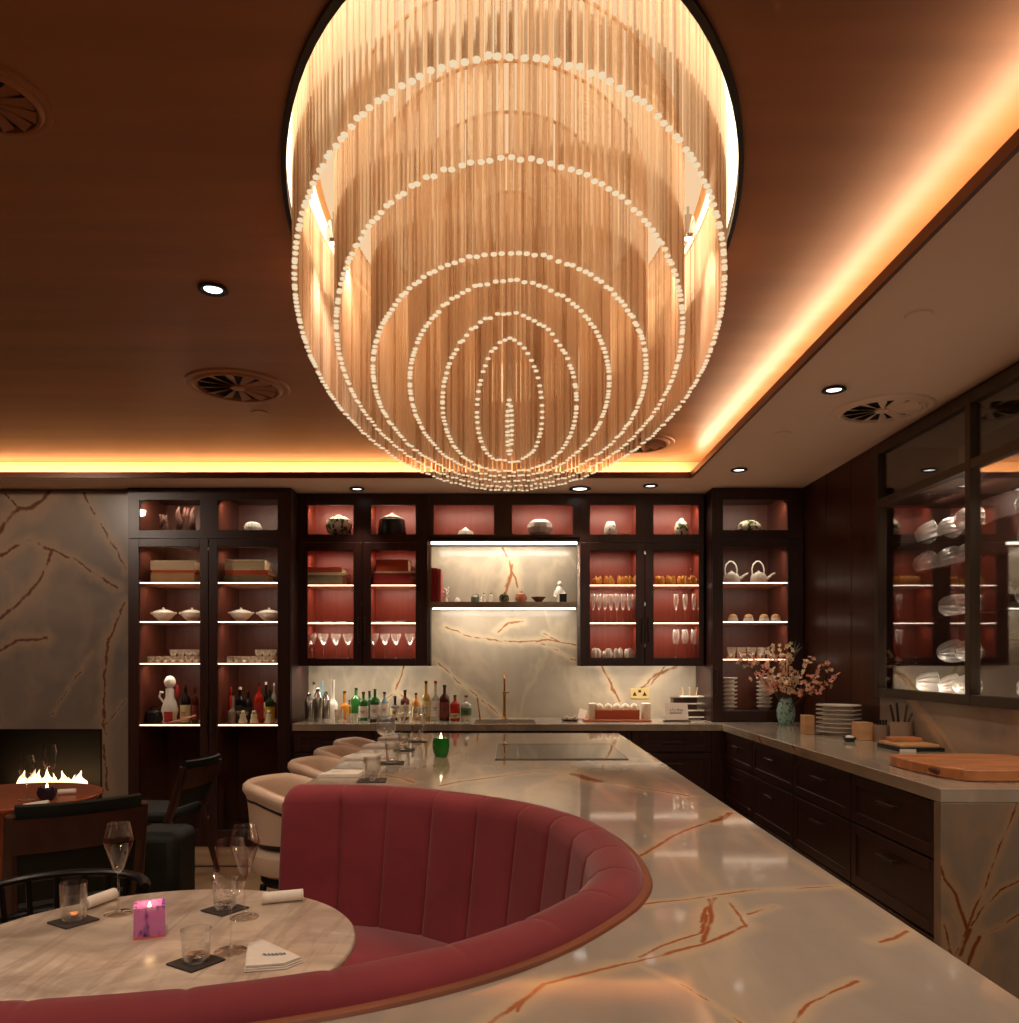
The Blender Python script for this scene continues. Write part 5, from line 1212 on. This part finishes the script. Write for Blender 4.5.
# vase with blossoms on the corner of the right counter
VX,VY=gx(786,5.60),5.60
o=thing('vase','speckled turquoise vase on the corner worktop','vase',(VX,VY,CT))
MB().lathe([(.0001,0),(.040,0),(.046,.008),(.062,.06),(.065,.10),(.053,.155),(.038,.185),(.041,.192),(.036,.190),(.045,.14),(.04,.02),(.0001,.012)],32).build('body',M['turq'],o)
fb=thing('blossom_bouquet','arching branches of pink and cream blossom in the turquoise vase','flowers',(VX,VY,CT+.02))
pink=mat('pink_petals',rgb(246,184,160),.7,noise=.1); crm=mat('cream_petals',rgb(246,226,190),.7,noise=.08); leaf=mat('dark_leaf',rgb(62,74,38),.5,noise=.2)
targets=[(-.33,.0,.42),(-.25,.05,.46),(-.17,-.05,.38),(-.10,.04,.50),(-.02,-.04,.52),(.04,.05,.48),(.11,-.12,.43),(.16,-.30,.37),(.13,-.24,.24),(.17,-.42,.31),(-.20,-.02,.30),(.03,-.1,.34),(-.06,-.09,.28),(.0,-.06,.42)]
flo=[MB(),MB()]; lf=MB()
for bi,(tx,ty,tz) in enumerate(targets):
    pts=[]
    for i in range(9):
        t_=i/8; pts.append(Vector((tx*t_**1.5,ty*t_**1.3,.01+tz*(1.35*t_-.35*t_*t_))))
    MB().tube(pts,[.004]*5+[.003]*4,6).build('branch',M['drift'],fb)
    for i in range(4,9):
        for k in range(5):
            c=pts[i]+Vector((random.gauss(0,.022),random.gauss(0,.022),random.gauss(.0,.02)))
            if c.z<.2: continue
            mm=flo[1 if random.random()<(.7 if abs(tx)<.12 else .25) else 0]
            n_=Vector((random.gauss(0,1),random.gauss(-.6,1),random.gauss(.3,1))).normalized(); R_=n_.to_track_quat('Z','Y').to_matrix().to_4x4()
            s0=len(mm.v); r=random.uniform(.012,.018)
            for p_ in range(5):
                a=2*PI*p_/5
                e=[(0,0,0),(r*.9*math.cos(a-.5),r*.9*math.sin(a-.5),r*.25),(r*1.15*math.cos(a),r*1.15*math.sin(a),r*.5),(r*.9*math.cos(a+.5),r*.9*math.sin(a+.5),r*.25)]
                mm.add(e+[(q[0],q[1],q[2]-.001) for q in e],[(0,1,2,3),(7,6,5,4),(0,4,5,1),(1,5,6,2),(2,6,7,3),(3,7,4,0)])
            mm.xf(Matrix.Translation(c)@R_,s0)
    for k in range(3):
        i=random.randint(3,8); c=pts[i]; d=Vector((random.gauss(0,1),random.gauss(0,1),random.gauss(.6,.6))).normalized()*random.uniform(.03,.05); s_=d.cross(Vector((0,0,1))).normalized()*.009
        lf.add([c,c+d*.5+s_,c+d,c+d*.5-s_,c-Vector((0,0,.001)),c+d*.5+s_-Vector((0,0,.001)),c+d-Vector((0,0,.001)),c+d*.5-s_-Vector((0,0,.001))],[(0,1,2,3),(7,6,5,4),(0,4,5,1),(1,5,6,2),(2,6,7,3),(3,7,4,0)])
for a,(tx,tz) in enumerate(((.10,.56),(.13,.54),(.07,.58))):
    s=.012; c=Vector((.05,0,.44)); e=Vector((tx,0,tz)); m_=(c+e)/2+Vector((.0,0,.02)); lf.tube([c,m_,e],[.004,.012,.001],6,flat=.2)
tag(flo[0].build('pink_blossoms',pink,fb),kind='stuff'); tag(flo[1].build('cream_blossoms',crm,fb),kind='stuff'); tag(lf.build('leaves',leaf,fb),kind='stuff')

# plate stack
px_,py_=2.015,4.90
for k in range(7):
    z=CT+k*.0262
    one('dinner_plate','white dinner plate, %s from the bottom of the stack beside the right wall'%ORD[k],'plate',MB().lathe([(.0001,.003),(.082,.003),(.083,0),(.088,0),(.089,.012),(.118,.019),(.130,.020),(.130,.0255),(.115,.0245),(.09,.012),(.0001,.012)],40),M['white'],(px_,py_,z),0,'dinner plates in the stack')
one('wooden_block','pale wooden block to the left of the dinner plates','block',MB().box(-.03,.03,-.04,.04,0,.115),M['palewood'],(1.845,4.955,CT),0,bevel=.003)
one('wooden_box','square pale orange wooden box beside the grey pots','box',MB().box(-.04,.04,-.05,.05,0,.10),M['palewood'],(2.02,4.58,CT),0,bevel=.003)
o=thing('knife_pot','short grey pot with small black handles beside the wooden box','pot',(2.085,4.475,CT))
MB().lathe([(.0001,0),(.042,0),(.045,.005),(.047,.095),(.043,.095),(.040,.02),(.0001,.018)],28).build('pot',M['pottery'],o)
for k in range(4): MB().tube([(-.02+.012*k,.0,.03),(-.026+.016*k,0,.12)],[.004,.006],6).build('utensil_handle',M['black'],o)
o=thing('knife_pot','taller grey pot holding long dark-handled knives near the splash','pot',(2.105,4.30,CT))
MB().lathe([(.0001,0),(.050,0),(.054,.005),(.056,.125),(.052,.125),(.048,.02),(.0001,.018)],28).build('pot',M['pottery'],o)
for k,(dx,dy,hh_) in enumerate(((-.045,.01,.215),(-.025,-.01,.225),(.03,.01,.215),(.045,-.01,.17))): MB().tube([(dx*.35,dy,.03),(dx*.8,dy,.13),(dx*1.2,dy,hh_)],[.006,.009,.008],8,flat=.6).build('knife_handle',M['black'] if k<2 else M['chairwood'],o)
o=thing('salt_bowl','small dark bowl with white contents by the wooden box','bowl',(1.90,4.47,CT))
MB().lathe([(.0001,0),(.025,0),(.038,.022),(.036,.024),(.022,.008),(.0001,.006)],20).build('bowl',M['darkcer'],o); MB().ball((0,0,.022),.024,12,sz=.6).build('contents',M['white'],o)
one('chopping_board','dark slim tray beneath the pale boards by the splash','board',MB().box(-.11,.115,-.12,.13,0,.018),M['black'],(2.045,4.085,CT),.0,bevel=.004)
one('chopping_board','pale wooden board lying on the dark tray','board',MB().box(-.10,.10,-.11,.12,0,.016),M['palewood'],(2.04,4.085,CT+.0185),.0,bevel=.004)
one('chopping_board','small orange wooden board at the back of the pale board','board',MB().box(-.08,.07,-.03,.06,0,.02),M['boardwood'],(2.05,4.135,CT+.035),.0,bevel=.003)
mb=MB()
for k in range(3): mb.box(-.10+.022*k,-.083+.022*k,-.118,-.111,.004,.016)
one('label_strip','small white tags standing at the front of the dark tray','tag',MB().box(-.10,-.02,-.004,.0,0,.014),M['white'],(2.03,3.958,CT))
# large cutting board
bp=[(1.615,3.44),(1.612,3.30),(1.62,3.18),(1.635,3.08),(1.675,2.985),(1.72,2.97),(2.12,2.975),(2.145,3.0),(2.145,3.47),(2.0,3.50),(1.80,3.49),(1.66,3.475)]
bc=(1.88,3.24)
o=thing('cutting_board','large thick live-edge wooden cutting board at the near end of the right counter','cutting board',(bc[0]+.022,bc[1],CT))
bm=MB().prism([(x-bc[0],y-bc[1]) for x,y in bp],0,.046).build('board',M['boardwood'],o,bevel=.006)
MB().box(1.625-bc[0],1.66-bc[0],3.08-bc[1],3.16-bc[1],.012,.036).build('bark_knot',M['drift'],o,bevel=.008)

# tall cabinet, bottom shelf: bottles and figures
DZb=D_TALL+.15
def tb(label,px,ytop,w,g,D=DZb,**k):
    h=gz(ytop,D)-SHB; bottle(label,px,D,SHB,h,w/2*D/F,g,**k)
tb('dark bottle with a large cream label in the tall cabinet',185.5,685,10,'black',cap='steel',lab='cream',lh=(.03,.48))
tb('slim brown bottle with an amber cap in the left bay of the tall cabinet',195,687,6.5,'brown',cap='gold',lab='brown')
o=thing('white_figurine','tall white figurine with red accents among the bottles of the tall cabinet','figurine',(atx(170,DZb),DZb,SHB+.0006))
MB().lathe([(.0001,0),(.05,0),(.045,.05),(.06,.10),(.045,.16),(.03,.20),(.028,.26),(.0001,.27)],18,rib=.1,nr=5).build('body',M['white'],o); MB().ball((0,0,.31),.042,14,sz=1.15).build('head',M['linen'],o)
MB().tube([(.05,0,.2),(.055,0,.24),(.05,0,.29)],[.012,.018,.010],8).build('red_plume',LB['red'],o); MB().box(-.02,.035,-.062,-.03,.01,.09).build('red_panel',LB['red'],o,bevel=.004)
MB().tube([(-.05,0,.16),(-.08,0,.20),(-.07,0,.235),(-.05,0,.23)],.009,8).build('arm',M['white'],o)
o=thing('black_case','black slanted case at the left of the tall cabinet shelf','case',(atx(157,DZb),DZb,SHB+.0006))
MB().prism([(-.075,-.04),(.03,-.04),(.03,.04),(-.075,.04)],0,.10).build('case_body',M['darkcer'],o,bevel=.02); MB().tube([(-.06,0,.10),(-.03,0,.13),(.0,0,.13),(.02,0,.10)],.006,6).build('handle',M['black'],o)
one('pink_stick','thin pink rod leaning on the shelf in the tall cabinet','rod',MB().tube([(-.1,-.03,.008),(.0,-.03,.035),(.10,-.03,.065)],.007,8),mat('pale_pink_lacquer',rgb(220,150,130),.4),(atx(184,DZb-.05),DZb-.05,SHB+.0006))
TB=[('squat decanter with a gold neck',233,693,10,'clear',dict(cap='gold',lab=None,shoulder=.35)),('red-topped bottle at the back',231,687,5,'red',dict(cap='red',lab=None,D=D_TALL+.27)),
 ('dark bottle with a cream neck',240,687,9,'black',dict(cap='white',lab='dark',D=DZb)),('dark bottle with a red and silver cap',248,690,8,'black',dict(cap='steel',lab='dark')),
 ('red and gold bottle with a tall neck',259,683,9,'red',dict(cap='gold',lab='red',D=DZb)),('tall black bottle with a white cap',266,682,6,'black',dict(cap='white',lab='cream',D=D_TALL+.26)),
 ('black bottle with a bright yellow label',270,690,9,'dgreen',dict(cap='dark',lab='yellow',lh=(.03,.5))),('tall thin clear bottle in the back row',274,683,5,'clear',dict(cap='white',lab='dark',D=D_TALL+.30))]
for l,px,yt,w_,g_,k in TB: tb(l+' in the right bay of the tall cabinet',px,yt,w_,g_,**k)
for px,l in ((243,'first'),(254,'second'),(269,'third')):
    mb=MB().lathe([(.0001,0),(.028,0),(.030,.02),(.018,.05),(.022,.07),(.0001,.085)],12,rib=.15,nr=5); mb.ball((.0,0,.085),.018,8)
    one('small_figurine','small ivory figurine before the tall cabinet bottles, %s of three from the left'%l,'figurine',mb,M['ivory'],(atx(px,D_TALL+.075),D_TALL+.075,SHB+.0006),0,'small ivory figurines',sharp=80)

# ---------------------------------------------------------------- added fill downlights, all out of view
def lamp(x,y,z,lab,p,ang=120,tgt=None):  # invented fixture with a wide beam that brightens dark areas
    o=thing('ceiling_downlight',lab,'downlight',(x,y,z),0)
    MB().lathe([(.040,.0),(.052,-.004),(.056,-.010),(.046,-.014),(.036,-.004),(.033,-.001)],28).build('bezel',M['black'],o)
    MB().lathe([(.0001,-.006),(.034,-.006)],24).build('lamp',M['lamp'],o)
    spot('downlight_beam',(x,y,z-.02),tgt or (x,y,0),p,ang,WARM2,soft=.05,blend=1)
lamp(-3.45,4.35,ZT,'added fill light in the brown ceiling before the fireplace wall, beyond the left edge',90,130,(-3.3,5.9,1.2))
lamp(-3.2,3.0,ZT,'added fill light in the brown ceiling over the lounge, beyond the left edge',60,140)
lamp(-2.2,1.5,ZT,'added fill light in the brown ceiling left of the booth, above the frame',55,140)
lamp(-.75,1.25,ZT,'added fill light in the brown ceiling over the round marble table, above the frame',42,120,(-.8,1.7,.7))
lamp(.95,.9,ZT,'added fill light in the brown ceiling right of the booth, above the frame',40,140,(1.0,2.0,.5))
lamp(1.85,1.4,ZC,'added fill light in the pale soffit near the camera, right of the frame',58,140,(1.7,2.6,.4))
lamp(-2.0,-.6,ZT,'added fill light in the brown ceiling behind the camera, left',60,150)
lamp(.3,-.8,ZT,'added fill light in the brown ceiling behind the camera, right',50,150,(.3,1.2,.6))
